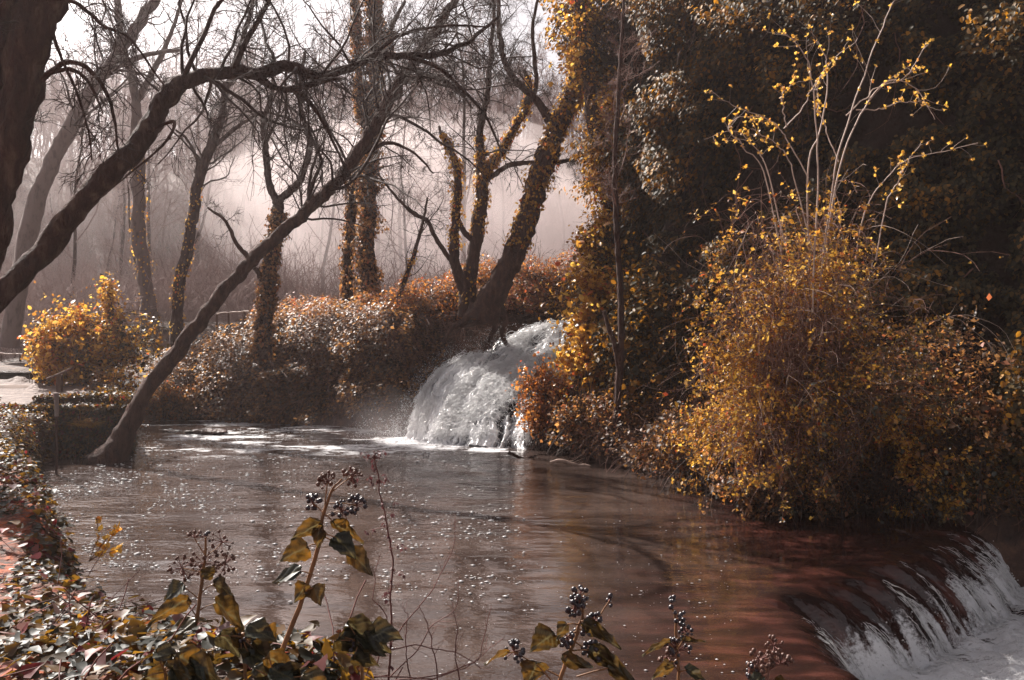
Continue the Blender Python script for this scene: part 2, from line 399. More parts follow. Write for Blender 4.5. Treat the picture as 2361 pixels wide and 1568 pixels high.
BANK = [(6, -8), (6, 1.2), (.6, 1.6), (.0, 2.2), (-.02, 3.0), (-.32, 3.5), (-.69, 4.2), (-1.4, 4.6), (-2.1, 5.1), (-2.85, 6.4), (-3.75, 7.7), (-5.2, 10.2), (-6.9, 13), (-8.4, 16), (-8.6, 17.6), (-30, 17.6), (-30, -8)]
TERR = [(-7.8, 17.8), (-8.7, 19.5), (-10.5, 22.6), (-12, 24), (-40, 24), (-40, 17.8)]
MOUND = [(-9.3, 23.6), (-7.2, 22.2), (-3.9, 21.1), (-2.6, 20.3), (-1.7, 21.5), (-1.0, 22.6), (1.6, 23.2), (4, 22.6), (40, 21), (40, 60), (-13, 60), (-11.5, 26)]
RIGHT = [(.3, 19.2), (.7, 18.0), (1.6, 16.3), (3.1, 13.8), (4.3, 12.8), (5.5, 12.3), (7.2, 12.1), (12, 11), (40, 8), (40, 24), (.8, 24)]
CLIFF = [(3.2, 24), (2.6, 20.5), (3.2, 18.5), (4.6, 16.6), (7.0, 14.6), (9.5, 12.6), (14, 10), (40, 4), (60, 4), (60, 60), (6, 60)]

def ground_z(x, y):
    x = np.asarray(x, float); y = np.asarray(y, float)
    LO = -1.9; z = np.full(x.shape, LO)
    nz = fbm(x * .9, y * .9, 0, 3, 4) - .5
    def lift(z, poly, top, wdt, off=0.0):
        d = sdf(poly, x, y) + nz * .35 + off
        return np.maximum(z, np.where(d > -.1, -.7 + (top + .7) * ss(-.1, wdt, d), LO))
    btop = 1.45 - .55 * ss(8, 13, y) + nz * .25
    btop = btop + .40 * ss(-.26, -.45, x) * ss(-2.6, -1.3, x) * ss(1.5, 2.1, y) * ss(3.7, 2.8, y)
    btop = btop + .1 * noise(x * 3, y * 3, 0, 8)
    z = lift(z, BANK, btop, .55)
    z = lift(z, TERR, .93 + nz * .05, .12, .1)
    hm = np.interp(x, [-9.3, -8.4, -7.2, -6, -3.5, -2.2, -1.0, .5, 3], [.7, 1.6, 2.25, 2.5, 2.9, 3.3, 3.7, 3.95, 3.8])
    d = sdf(MOUND, x, y) + nz * .5
    back = 2.25 + (hm - 2.25) * ss(7.5, 3.5, d)
    zm = -.7 + (hm + .7) * (1 - (1 - np.clip(d / 2.6, 0, 1)) ** 2.2)
    z = np.maximum(z, np.where(d > -.05, np.where(d > 3.0, back, zm), LO))
    # rock step under the waterfall
    wf = ss(-2.5, -1.6, x) * ss(2.3, 1.6, x)
    z = np.maximum(z, np.where(wf > .01, -.7 + wf * 3.05 * ss(20.3, 23.6, y) * ss(26, 24.6, y), LO))
    # plain behind, upstream pools on the left, valley side
    zl = .75 + .45 * ss(23, 25, y) + 1.2 * ss(26.5, 28.5, y + (x + 12) * .1) * ss(-16.5, -12, x) + 1.0 * ss(30, 36, y)
    z = np.maximum(z, np.where((y > 23.3) & (x < -8.5), zl, LO))
    hill = 2.2 + 14 * ss(34, 84, y + np.abs(x + 6) * .12) + 3.2 * (fbm(x * .06, y * .06, 0, 5, 3) - .5) * ss(36, 60, y)
    z = np.where(y > 30, np.maximum(z, hill), z)
    z = lift(z, RIGHT, .45 + .5 * ss(0, 2.5, sdf(RIGHT, x, y)) + nz * .5, .8)
    dc = sdf(CLIFF, x, y) - .6
    z = np.maximum(z, np.where(dc > 0, .5 + 14 * ss(0, 1.8, dc), LO))
    return z

def axis(segs):
    out = []
    for a, b, st in segs: out.append(np.arange(a, b, st))
    return np.concatenate(out + [A([segs[-1][1]])])

def grid(xs, ys):
    nx, ny = len(xs), len(ys); X, Y = np.meshgrid(xs, ys)
    i = np.arange(ny - 1)[:, None] * nx; j = np.arange(nx - 1)[None]
    q = np.stack([i + j, i + j + 1, i + j + 1 + nx, i + j + nx], -1).reshape(-1, 4)
    return X, Y, q

X, Y, q = grid(axis([(-160, -40, 5), (-40, -13, .6), (-13, 8, .13), (8, 30, .6), (30, 160, 5)]),
               axis([(-30, -4, 2), (-4, 26, .13), (26, 60, .6), (60, 110, 2), (110, 300, 8)]))
Z = ground_z(X, Y)
moss = ss(-1.6, -2.4, X + (Y - 4.5) * .45) * ss(9, 6.5, Y)
g = Geo().add(np.stack([X, Y, Z], -1), quads=q)
ground = tag(g.build('ground', M['ground'], vatt={'moss': moss}), 'dark leaf-strewn soil of the banks, valley floor and wooded hillside', kind='structure')

# ------------------------------------------------------------------ water
LIPY = [0, 5, 7, 8, 8.6, 8.95, 9.3, 9.7, 10.4, 11.2, 13, 16]
LIPX = [2.9, 2.65, 2.5, 2.52, 2.55, 2.3, 2.75, 3.35, 4.1, 4.95, 6.2, 8.0]
def lipd(x, y): return x - np.interp(y, LIPY, LIPX)
def nearf(X, Y): return np.exp(-(np.maximum(0, np.hypot(np.maximum(0, np.maximum(-2.4 - X, X - .3)), Y - 19.4) - .2) / 1.3))
def water_z(X, Y):
    d = lipd(X, Y); nearfall = nearf(X, Y)
    rope = (fbm(Y * 3.4 + X * .5, d * .8, 0, 21, 3) - .5) + .5 * (fbm(Y * 12 + X * 1.5, d * 1.6, 0, 22, 4) - .5)
    wd = np.interp(Y, [7, 8.6, 9.3, 11], [.75, .8, 1.25, 1.35]); t_ = np.clip(d / wd, 0, 1); Z = -.9 * t_ ** 2.2 * (1 - .25 * (1 - t_)) + rope * .26 * ss(.0, .5, d) * ss(1.7, .9, d)
    Z = Z + .20 * (fbm(X * 4.5, Y * 4.5, 0, 23, 5) - .5) * ss(.8, 1.3, d)
    Z = Z + (.012 + .10 * nearfall ** 2 + .012 * ss(9, 18, Y)) * (fbm(X * .9 + 3, Y * 2.6, 0, 25, 3) - .5) * 2 * ss(.3, -.3, d)
    return Z + .004 * np.sin(Y * 5.5 + 3 * fbm(X * .5, Y * .4, 0, 26, 2)) * ss(6, 10, Y) * ss(.3, -.3, d)
X, Y, q = grid(axis([(-14, -8, .2), (-8, 2, .07), (2, 8.5, .028), (8.5, 11, .1)]), axis([(.5, 5, .12), (5, 12.5, .03), (12.5, 24, .06)]))
d = lipd(X, Y); nearfall = nearf(X, Y); Z = water_z(X, Y)
rope = (fbm(Y * 3.4 + X * .5, d * .8, 0, 21, 3) - .5)
chop = .13 + .5 * ss(0, .4, d) + .6 * nearfall + .30 * ss(.5, -3, X - (Y - 12) * .25) * ss(8, 14, Y) + .3 * ss(11, 18, Y)
streak = fbm(Y * 3.4 + X * .5, d * .5 + 3, 0, 31, 4)
foam = -.5 + 1.15 * nearfall + .0 * X
foam = np.maximum(foam, -.2 + .80 * ss(.45, 1.25, d + .35 * ss(9.2, 8.6, Y)) * ss(.46, .66, .5 * streak + .5 * fbm(Y * 15 + X * 2, d * 2.2, 0, 35, 4) + .12 * ss(.2, .8, d)))
foam = np.maximum(foam, -.5 + (.72 + .5 * fbm(X * 3, Y * 3, 0, 36, 4)) * ss(1.15, 1.5, d + .5 * ss(9.3, 8.8, Y) + rope * 1.0 + .35 * (fbm(Y * 9, X * 3, 0, 37, 3) - .5)))
fleck = .42 * ss(18.4, 19.2, Y) * ss(2, -1, X) * ss(22, 20.5, Y)
foam = foam + 0 * fleck
foam = np.maximum(foam, -.12 + .56 * ss(15.2, 18.5, Y) * ss(.8, -2, X) * ss(.34, .66, .55 * fbm(X * .7, Y * 2.2, 0, 33, 4) + .45 * fbm(X * 4, Y * 9, 0, 38, 3)) )  # whiter left pool: foam patches with sun glitter put into the colour
foam = np.maximum(foam, -.15 + .75 * np.exp(-((Y - 18.35 - .12 * np.sin(X * 3)) / .55) ** 2) * ss(-2.8, -1.8, X) * ss(.55, .1, X) * ss(.3, .55, fbm(X * 3, Y * 4, 0, 39, 3)))
red = ss(.2, 3.2, X + (9 - Y) * .28) * ss(19, 15.5, Y)
red = np.clip(red * (.75 + .5 * fbm(X * .8, Y * .8, 0, 34, 3)), 0, 1)
g = Geo().add(np.stack([X, Y, Z], -1), quads=q)
water = tag(g.build('river_water', M['water'], vatt={'foam': foam, 'red': red, 'chop': chop}), 'murky brown pool with white churn below the falls, spilling over a red rock lip', kind='structure')

# upstream pools on the left (a little higher)
X, Y, q = grid(np.linspace(-26, -9.2, 120), np.linspace(23.9, 27.2, 60))
Z = 1.14 + .04 * (fbm(X * 2, Y * 3, 0, 41, 3) - .5) - 1.2 * ss(-10.6, -9.4, X)
f_ = np.full(X.shape, .12) + .25 * fbm(X, Y * 2, 0, 44, 3) + .5 * ss(26.3, 27, Y)
tag(Geo().add(np.stack([X, Y, Z], -1), quads=q).build('upstream_water', M['water'], vatt={'foam': f_, 'red': X * 0, 'chop': X * 0 + .9}),
    'glinting upper pool behind the stone terrace on the left', kind='structure')

def sheet(geo, rows, n=60, m=50, seed=0, off=0.0, amp=.16, fall=(19.35, 1.3), dark=None, fo=.5, tilt=0):
    """rows of ((uL,vL),(uR,vR)) from the brink down; depth follows the slope of the falls"""
    rows = A(rows, float); k = len(rows)
    s = np.linspace(0, k - 1, n); t = np.linspace(0, 1, m)
    L = np.stack([np.interp(s, np.arange(k), rows[:, 0, c]) for c in (0, 1)], -1)
    R = np.stack([np.interp(s, np.arange(k), rows[:, 1, c]) for c in (0, 1)], -1)
    uv = L[:, None] * (1 - t[None, :, None]) + R[:, None] * t[None, :, None]
    uv[..., 1] -= 14 * np.sin(np.pi * t)[None] * np.sin(np.pi * np.linspace(0, 1, n))[:, None]
    aa = (uv[..., 1] - V0) / FP
    Yd = (fall[0] + fall[1] * H + off + (tilt * t)[None]) / (1 + fall[1] * aa)
    P = np.stack([(uv[..., 0] - U0) / FP * Yd, Yd, H - aa * Yd], -1)
    S_, T_ = np.meshgrid(s / (k - 1), t, indexing='ij')
    st = fbm(T_ * 13 + 2.5 * fbm(S_ * 2, T_ * 3, 0, seed + 7, 2), S_ * 2.0, 0, seed, 4)
    fine = fbm(T_ * 36, S_ * 14, 0, seed + 3, 4)
    edge = np.sin(np.pi * np.clip(T_, 0, 1)) ** .35
    dsp = amp * ((st - .5) * 1.3 + (fine - .5) * .8) - .25 * (1 - edge)
    P[..., 1] -= dsp * .8; P[..., 2] += dsp * .5
    P[..., 0] += (fbm(S_ * 14, T_ * 5, 0, seed + 5, 3) - .5) * .22
    foam = fo + (st - .5) * 1.0 + (fine - .5) * .5
    if dark is not None:
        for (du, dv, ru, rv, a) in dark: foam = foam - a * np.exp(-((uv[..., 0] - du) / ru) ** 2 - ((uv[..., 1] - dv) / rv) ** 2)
    i = np.arange(n - 1)[:, None] * m; j = np.arange(m - 1)[None]
    qd = np.stack([i + j, i + j + 1, i + j + 1 + m, i + j + m], -1).reshape(-1, 4)
    geo.add(P, quads=qd); return foam.ravel()

g = Geo(); fo = []
ROW_TOP = [((1165, 768), (1345, 728)), ((1120, 800), (1345, 770)), ((1075, 832), (1340, 830)), ((1030, 868), (1330, 880))]
ROW_BACK = [((1075, 815), (1160, 812)), ((1005, 858), (1130, 850)), ((965, 905), (1080, 905)), ((945, 958), (1060, 955)), ((925, 1012), (1040, 1018))]
ROW_FRONT = [((1180, 835), (1345, 792)), ((1085, 862), (1335, 832)), ((1048, 902), (1290, 878)), ((1022, 945), (1250, 930)), ((1000, 985), (1225, 985)), ((975, 1022), (1215, 1036))]
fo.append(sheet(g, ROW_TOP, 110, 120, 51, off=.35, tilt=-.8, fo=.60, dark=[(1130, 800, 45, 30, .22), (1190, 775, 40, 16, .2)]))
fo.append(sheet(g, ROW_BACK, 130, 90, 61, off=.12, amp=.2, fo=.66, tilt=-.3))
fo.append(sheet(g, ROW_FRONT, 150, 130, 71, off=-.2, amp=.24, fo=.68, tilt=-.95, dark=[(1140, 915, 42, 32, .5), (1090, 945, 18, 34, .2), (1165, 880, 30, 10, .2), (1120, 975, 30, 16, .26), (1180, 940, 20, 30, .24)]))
wf = tag(g.build('waterfall', M['fall'], vatt={'foam': np.concatenate(fo)}), 'white cascade pouring down the dark rock into the brown pool', kind='structure')

# small falls behind the yellow shrub on the left
for rows, fl in ([((62, 860), (85, 862)), ((55, 884), (90, 890))], (25.6, .1)), ([((95, 838), (205, 828)), ((75, 862), (205, 865)), ((62, 888), (200, 900))], (26.3, .35)), ([((262, 880), (330, 872)), ((255, 908), (325, 905)), ((240, 938), (322, 940))], (22.6, .5)):
    g = Geo(); f_ = sheet(g, rows, 40, 50, 81, 0, .12, fl, fo=.75)
    tag(g.build('small_falls', M['fall'], vatt={'foam': f_}), 'small white falls behind the yellow shrub', kind='structure')

# spray droplets, flecks of foam and stand-in sun glints
def blobs(geo, P, r, flat=1.0):
    v = A([(1, 0, 0), (-1, 0, 0), (0, 1, 0), (0, -1, 0), (0, 0, 1), (0, 0, -1)], float)
    f = A([(0, 2, 4), (2, 1, 4), (1, 3, 4), (3, 0, 4), (2, 0, 5), (1, 2, 5), (3, 1, 5), (0, 3, 5)])
    n = len(P); r = np.broadcast_to(r, (n,))
    sc_ = np.stack([r * (.7 + .8 * rng.random(n)), r * (.7 + .6 * rng.random(n)), r * flat], -1)
    V = P[:, None] + v[None] * sc_[:, None]
    geo.add(V.reshape(-1, 3), tris=(f[None] + (np.arange(n) * 6)[:, None, None]).reshape(-1, 3))

g = Geo()
contour = A([(1165, 768), (1110, 800), (1045, 822), (985, 868), (950, 925), (936, 965), (915, 1000), (930, 1010)], float)
n = 2600; s_ = rng.random(n) * 7; i = s_.astype(int).clip(0, 6); f = (s_ - i)[:, None]
uv = contour[i] * (1 - f) + contour[i + 1] * f + np.abs(rng.normal(size=(n, 2))) * A([-13, -12]) + rng.normal(size=(n, 2)) * 6
Yd = (19.35 + 1.3 * H) / (1 + 1.3 * (uv[:, 1] - V0) / FP) + rng.normal(size=n) * .15
blobs(g, np.stack([(uv[:, 0] - U0) / FP * Yd, Yd, H - (uv[:, 1] - V0) / FP * Yd], -1), .003 + .005 * rng.random(n) ** 2)
n = 1800
P = np.stack([rng.uniform(-3.6, .3, n), 19.3 + rng.normal(size=n) * .3, np.abs(rng.normal(size=n)) * .28], -1)
blobs(g, P, .004 + .009 * rng.random(n) ** 2)

# strands of falling water following the slope
def strands(geo, n, rows, off, ln, rad, seed, tilt):
    rows = A(rows, float); k = len(rows) - 1
    s0 = rng.random(n) * .9; t0 = rng.random(n); dl = ln * (.4 + rng.random(n))
    keep = fbm(t0 * 9, s0 * 2.5, 0, seed, 3) > .5; s0, t0, dl = s0[keep], t0[keep], dl[keep]; n = len(s0)
    q = []; w_ = rng.normal(size=n) * .012
    for j in range(7):
        sj = np.clip(s0 + dl * j / 6, 0, 1) * k; tj = np.clip(t0 + w_ * j, 0, 1)
        L = np.stack([np.interp(sj, np.arange(k + 1), rows[:, 0, c]) for c in (0, 1)], -1); R_ = np.stack([np.interp(sj, np.arange(k + 1), rows[:, 1, c]) for c in (0, 1)], -1)
        uv = L * (1 - tj[:, None]) + R_ * tj[:, None]; uv[:, 1] -= 14 * np.sin(np.pi * tj) * np.sin(np.pi * sj / k)
        aa = (uv[:, 1] - V0) / FP; Yd = (19.35 + 1.3 * H + off + tilt * tj) / (1 + 1.3 * aa)
        q.append(np.stack([(uv[:, 0] - U0) / FP * Yd, Yd, H - aa * Yd], -1))
    P = np.stack(q, 1) + rng.normal(size=(n, 1, 3)) * A([.01, .06, .04]) + np.cumsum(rng.normal(size=(n, 7, 3)), 1) * .007
    P[:, :, 2] += (.10 * rng.random(n) ** 2)[:, None] * np.sin(np.linspace(0, np.pi, 7))
    R = (rad * (.4 + rng.random(n) ** 2))[:, None] * np.array([.3, .8, 1, 1, .9, .7, .3])
    tubes(geo, P, R, 4)
gs = Geo()
strands(gs, 5000, ROW_TOP, .27, .10, .0042, 201, -.8); strands(gs, 7000, ROW_BACK, .04, .06, .0045, 202, -.3); strands(gs, 22000, ROW_FRONT, -.28, .045, .0045, 203, -.95)
# froth running down the lower cascade
n = 3200; y_ = rng.uniform(7.0, 12.2, n); d0 = .4 + 1.05 * rng.random(n) ** .6 - .25 * (y_ < 8.9); kf = .6 * fbm(y_ * 3.4, d0 * .5, 0, 204, 3) + .4 * fbm(y_ * 11, d0 * 1.5, 0, 205, 2) + .2 * d0 > .71
y_, d0 = y_[kf], d0[kf]; n = len(y_); q = []
for j in range(6):
    dj = d0 + .018 * j * (.5 + rng.random(n)); xj = np.interp(y_, LIPY, LIPX) + dj
    q.append(np.stack([xj, y_ - .10 * j * .05, water_z(xj, y_) + .012], -1))
P = np.stack(q, 1) + np.cumsum(rng.normal(size=(n, 6, 3)), 1) * .005
tubes(gs, P, ((.002 + .0045 * rng.random(n) ** 2) * (.35 + .65 * ss(.4, 1.0, d0)))[:, None] * A([.3, .9, 1, 1, .8, .3]), 4)
tag(gs.build('water_strands', M['foam']), 'white strands and froth running down the falls and the lower cascade', 'froth', kind='stuff')
n = 2500; y_ = rng.uniform(6.8, 12.4, n); x_ = np.interp(y_, LIPY, LIPX) + rng.uniform(.95, 3.0, n)
blobs(g, np.stack([x_, y_, water_z(x_, y_) + .02 + .05 * rng.random(n) ** 3], -1), .004 + .009 * rng.random(n) ** 2)
n = 5000
uv = np.stack([rng.uniform(935, 1300, n), rng.uniform(745, 1025, n)], -1)
k = (uv[:, 0] > np.interp(uv[:, 1], [768, 800, 822, 868, 925, 965, 1000], [1165, 1110, 1045, 985, 950, 936, 920])); uv = uv[k]; n = len(uv)
Yd = (19.35 - .3 - .9 * np.clip((uv[:, 0] - 1000) / 270, 0, 1) + 1.3 * H) / (1 + 1.3 * (uv[:, 1] - V0) / FP) + rng.normal(size=n) * .12
blobs(g, np.stack([(uv[:, 0] - U0) / FP * Yd, Yd, H - (uv[:, 1] - V0) / FP * Yd], -1), .004 + .010 * rng.random(n) ** 2)
tag(g.build('spray_drops', M['foam']), 'flying white droplets around the waterfall', 'spray', kind='stuff')

g = Geo(); n = 10000  # white flecks: drifting foam, also standing in for sun sparkles
u = 110 + 1100 * rng.random(n) ** 1.9; v = 990 + 400 * rng.random(n) ** 1.5
keep = (noise(u * .012, v * .03, 0, 91) > .5) | (rng.random(n) < .12); u, v = u[keep], v[keep]; n = len(u)
Yd = H * FP / (v - V0); P = np.stack([(u - U0) / FP * Yd, Yd, np.full(n, .012)], -1)
k = sdf(BANK, P[:, 0], P[:, 1]) < -.1; P = P[k]; n = len(P)
blobs(g, P, .0035 + (.010 + .0017 * P[:, 1]) * rng.random(n) ** 3, .3)
n = 500; u = rng.uniform(900, 1700, n); v = rng.uniform(1150, 1560, n); Yd = H * FP / (v - V0)
P = np.stack([(u - U0) / FP * Yd, Yd, np.full(n, .012)], -1); P = P[lipd(P[:, 0], P[:, 1]) < -.3]
blobs(g, P, .004 + .014 * rng.random(len(P)) ** 5, .25)
tag(g.build('foam_and_glint_flecks', M['foam']), 'small white flecks on the pool, drifting foam and stand-in sun sparkles', 'foam', kind='stuff')

# ------------------------------------------------------------------ terrace, wall, cliff
def box(geo, c, s, jit=0.0):
    c = A(c, float); s = A(s, float) / 2
    v = A([(x, y, z) for x in (-1, 1) for y in (-1, 1) for z in (-1, 1)], float) * s + c + rng.normal(size=(8, 3)) * jit
    geo.add(v, quads=[(0, 1, 3, 2), (4, 6, 7, 5), (0, 4, 5, 1), (2, 3, 7, 6), (0, 2, 6, 4), (1, 5, 7, 3)])

X, Y, q = grid(np.linspace(-34, -7.75, 260), np.linspace(17.9, 23.6, 60)); X = X - (Y - 17.9) * .58
Z = .97 + .05 * (fbm(X * .8, Y * 1.2, 0, 45, 4) - .5) + .08 * np.maximum(0, fbm(X * 2, Y * 2, 0, 46, 3) - .62) * 6 * ss(19, 20, Y)
tag(Geo().add(np.stack([X, Y, Z], -1), quads=q).build('stone_path', M['stone']), 'sunlit worn stone path on top of the left terrace', kind='structure')
g = Geo()
for r in range(4):
    x = -34.0
    while x < -7.75:
        l_ = rng.uniform(.3, .6); e = min(x + l_, -7.7)
        box(g, ((x + e) / 2, 17.78 + rng.normal() * .012, -.06 + r * .26 + .13), (e - x - .015, .36, .25), .008); x += l_
tag(g.build('stone_wall', M['stone'], smooth=False), 'low stone retaining wall under the sunlit path, half hidden by ivy', 'wall')

# cliff: a rough curtain of rock standing back from the right bank
CL = A([(4.2, 27), (3.0, 23), (2.75, 20.6), (3.3, 18.7), (4.7, 16.8), (7.1, 14.8), (9.6, 12.8), (14, 10.2), (20, 8)], float)
def cliffp(s, z, off=0.0):
    k = len(CL) - 1; t = np.clip(s, 0, .99999) * k; i = t.astype(int); f = (t - i)[..., None]
    p = CL[i] * (1 - f) + CL[np.minimum(i + 1, k)] * f
    tg = unit(np.stack([np.interp(t, np.arange(k) + .5, np.diff(CL[:, c])) for c in (0, 1)], -1))
    nrm = np.stack([tg[..., 1], -tg[..., 0]], -1)
    if True: nrm = np.where((nrm[..., 0:1] > 0), -nrm, nrm)
    bul = 1.1 * (fbm(p[..., 0] * .5, z * .35 + p[..., 1] * .3, 0, 101, 4) - .5) * 2 + .35 * (fbm(p[..., 0] * 1.7, z * 1.2 + p[..., 1], 0, 102, 3) - .5) * 2
    o = off + bul
    return np.stack([p[..., 0] + nrm[..., 0] * o, p[..., 1] + nrm[..., 1] * o, z], -1), np.concatenate([nrm, np.full(nrm[..., :1].shape, .15)], -1)
s_, z_ = np.meshgrid(np.linspace(0, 1, 260), np.linspace(-.5, 14, 150))
P, _n = cliffp(s_, z_)
i = np.arange(149)[:, None] * 260; j = np.arange(259)[None]
q = np.stack([i + j, i + j + 1, i + j + 261, i + j + 260], -1).reshape(-1, 4)
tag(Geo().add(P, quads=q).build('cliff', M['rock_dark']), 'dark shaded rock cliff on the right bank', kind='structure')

# ivy curtain over the cliff
def gate(P, sc_, thr, seed): return fbm(P[:, 0] * sc_, P[:, 1] * sc_, P[:, 2] * sc_, seed, 3) > thr
n = 260000
s_ = rng.random(n); z_ = -.2 + 11.5 * rng.random(n)
P, N = cliffp(s_, z_, 0)
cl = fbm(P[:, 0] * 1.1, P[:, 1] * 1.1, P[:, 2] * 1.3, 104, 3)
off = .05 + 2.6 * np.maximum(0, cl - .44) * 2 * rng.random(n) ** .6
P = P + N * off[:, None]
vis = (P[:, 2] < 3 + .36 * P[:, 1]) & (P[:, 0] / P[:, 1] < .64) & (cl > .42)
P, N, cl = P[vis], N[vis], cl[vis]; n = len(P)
g = Geo(); leaves(g, P, N + A([0, 0, .55]), np.where(P[:, 1] > 17, .105, .085), 'oval', Y=A([0, 0, -1.0]), rnd=np.clip(rng.random(n) * .85 + (cl - .5) * 1.1 - .12 * ss(5, 9, P[:, 0]), 0, 1), spread=.45)  # leaf tone carries lit clumps and the shaded right end in its colour
tag(g.build('cliff_ivy', M['ivy_dark']), 'dense dark glossy ivy curtain covering the cliff on the right', 'ivy', kind='stuff')

# dead roots and vines hanging on the cliff
n = 130
s_ = rng.uniform(.25, .95, n); z_ = rng.uniform(3, 11, n); P0, N = cliffp(s_, z_, .4)
D = unit(np.stack([rng.normal(size=n) * .5, rng.normal(size=n) * .3, -1 + rng.normal(size=n) * .5], -1)); pts = [P0]
for k in range(13):
    D = unit(D + rng.normal(size=(n, 3)) * .33 + A([0, 0, -.12])); pts.append(pts[-1] + D * .16)
P = np.stack(pts, 1); R = (.006 + .012 * rng.random(n) ** 2)[:, None] * np.linspace(1, .3, 14)
g = Geo(); tubes(g, P, R, 4)
P2, R2 = grow(P, R, 4, .35, 50, .3, (0, 0, -.05), 6); tubes(g, P2, R2, 3)
tag(g.build('hanging_vines', M['twig_red']), 'bare reddish vines and roots dangling over the shaded cliff', 'vines', kind='stuff')

# ------------------------------------------------------------------ ground cover
def scatter(n, x0, x1, y0, y1, cond=None):
    x = rng.uniform(x0, x1, n); y = rng.uniform(y0, y1, n); e = .06
    z = ground_z(x, y); gx = (ground_z(x + e, y) - z) / e; gy = (ground_z(x, y + e) - z) / e
    sl = np.sqrt(1 + gx ** 2 + gy ** 2)
    k = rng.random(n) < np.minimum(sl, 5) / 5
    if cond is not None: k &= cond(x, y, z)
    P = np.stack([x, y, z], -1)[k]; N = unit(np.stack([-gx, -gy, np.ones(n)], -1))[k]
    return P, N

# mound: ivy and bramble blanket
P, N = scatter(420000, -9.8, 3.2, 20.0, 28.0, lambda x, y, z: (z > -.05) & (y < 24.2 + 3.5 * rng.random(len(x))) & ~((x > -1.9) & (x < 1.8) & (z < 2.5 + .3 * fbm(x * 2, y * 2, 0, 5, 2))))
cl = fbm(P[:, 0] * 1.3, P[:, 1] * 1.3, P[:, 2] * 1.3, 110, 3)
P = P + N * (np.maximum(0, cl - .40) * 2.2 * rng.random(len(P)) ** .6)[:, None] + A([0, 0, .02])
lowcut = P[:, 2] > .75 * np.clip((P[:, 0] + 5.2) / 2.8, 0, 1) * (fbm(P[:, 0] * 2, P[:, 1], 0, 111, 2) + .5)
P, N, cl = P[lowcut], N[lowcut], cl[lowcut]
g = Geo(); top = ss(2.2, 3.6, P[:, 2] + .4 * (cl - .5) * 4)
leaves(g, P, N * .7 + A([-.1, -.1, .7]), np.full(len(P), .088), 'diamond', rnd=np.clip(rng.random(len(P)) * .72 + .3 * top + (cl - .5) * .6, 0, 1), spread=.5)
tag(g.build('mound_ivy', M['bramble']), 'glossy brown and orange ivy and bramble blanket over the mound beside the falls', 'ivy', kind='stuff')

# orange brush on top of the mound
P, N = scatter(60000, -5.5, 3.5, 21.8, 25.5, lambda x, y, z: (z > 2.6 + .25 * np.sin(x)) )
h_ = .6 * fbm(P[:, 0] * 1.5, P[:, 1] * 1.5, 0, 115, 3) * rng.random(len(P)) * ss(-5.5, -2, P[:, 0])
P[:, 2] += h_ * 1.4
g = Geo(); leaves(g, P, N, np.full(len(P), .065), 'diamond', spread=1.0)
tag(g.build('orange_brush', M['orange']), 'low orange sunlit brush along the crest of the mound', 'brush', kind='stuff')
k = rng.integers(0, len(P), 1500); B0 = P[k] - A([0, 0, .2]); D = unit(rng.normal(size=(1500, 3)) + A([0, 0, .8])); pts = [B0]
for _ in range(5): D = unit(D + rng.normal(size=D.shape) * .25 + A([0, 0, -.12])); pts.append(pts[-1] + D * .13)
g = Geo(); tubes(g, np.stack(pts, 1), np.full((1500, 6), .004), 3)
# dead stems tangled on the mound face
Pm, Nm = scatter(9000, -9.3, 1.5, 20.2, 23.5, lambda x, y, z: (z > .2) & (z < 3.2))
k = rng.integers(0, len(Pm), 1500); B0 = Pm[k] + Nm[k] * .15; D = unit(rng.normal(size=(1500, 3)) + A([0, -.5, -.6])); pts = [B0]
for _ in range(7): D = unit(D + rng.normal(size=D.shape) * .22 + A([0, 0, -.18])); pts.append(pts[-1] + D * .11)
tubes(g, np.stack(pts, 1), np.full((1500, 8), .0045), 3)
tag(g.build('dry_brush_stems', M['twig_red']), 'tangle of thin dry stems over the mound', 'stems', kind='stuff')

# left bank ivy carpet
def bankcond(x, y, z):
    bare = (x + (y - 4.5) * .45 < -2.12 - .5 * fbm(x * 1.5, y * 1.5, 0, 7, 2)) & (y < 7.4) & (fbm(x * 1.2, y * 1.2, 0, 6, 3) > .42)
    return (z > .15) & (sdf(BANK, x, y) > -.2) & ~bare & (np.abs(x / y) < .66) & (z < H - .3 * y + 3)
P, N = scatter(120000, -5.2, .9, 1.9, 8.2, bankcond)
cl = fbm(P[:, 0] * 2.2, P[:, 1] * 2.2, P[:, 2] * 2, 120, 3)
P = P + N * ((.02 + .14 * cl) * rng.random(len(P)))[:, None]
g = Geo(); leaves(g, P, N * .6 + A([0, -.05, .8]), .036 + .018 * rng.random(len(P)), 'ivy', rnd=np.clip(rng.random(len(P)) ** 1.1, 0, 1), spread=.42)
P, N = scatter(45000, -2.6, .1, 1.5, 3.9, bankcond)
cl = fbm(P[:, 0] * 3, P[:, 1] * 3, P[:, 2] * 3, 124, 3); P = P + N * ((.02 + .12 * cl) * rng.random(len(P)))[:, None]
leaves(g, P, N * .6 + A([0, -.1, .75]), .026 + .026 * rng.random(len(P)) ** 2, 'ivy', spread=.6)
tag(g.build('bank_ivy', M['ivy_ground']), 'carpet of glossy grey-green ivy leaves on the near left bank', 'ivy', kind='stuff')
P, N = scatter(200000, -13, -3.4, 8.0, 18.6, lambda x, y, z: (z > .05) & ((sdf(BANK, x, y) > -.25)) & (x / y > -.68))
k = rng.random(len(P)) < 1.0
cl = fbm(P[:, 0] * 1.6, P[:, 1] * 1.6, P[:, 2] * 1.6, 121, 3)
P = P + N * ((.03 + .35 * np.maximum(0, cl - .3)) * rng.random(len(P)))[:, None]
g = Geo(); leaves(g, P, N * .6 + A([0, 0, .8]), np.full(len(P), .062), 'oval', spread=.45)
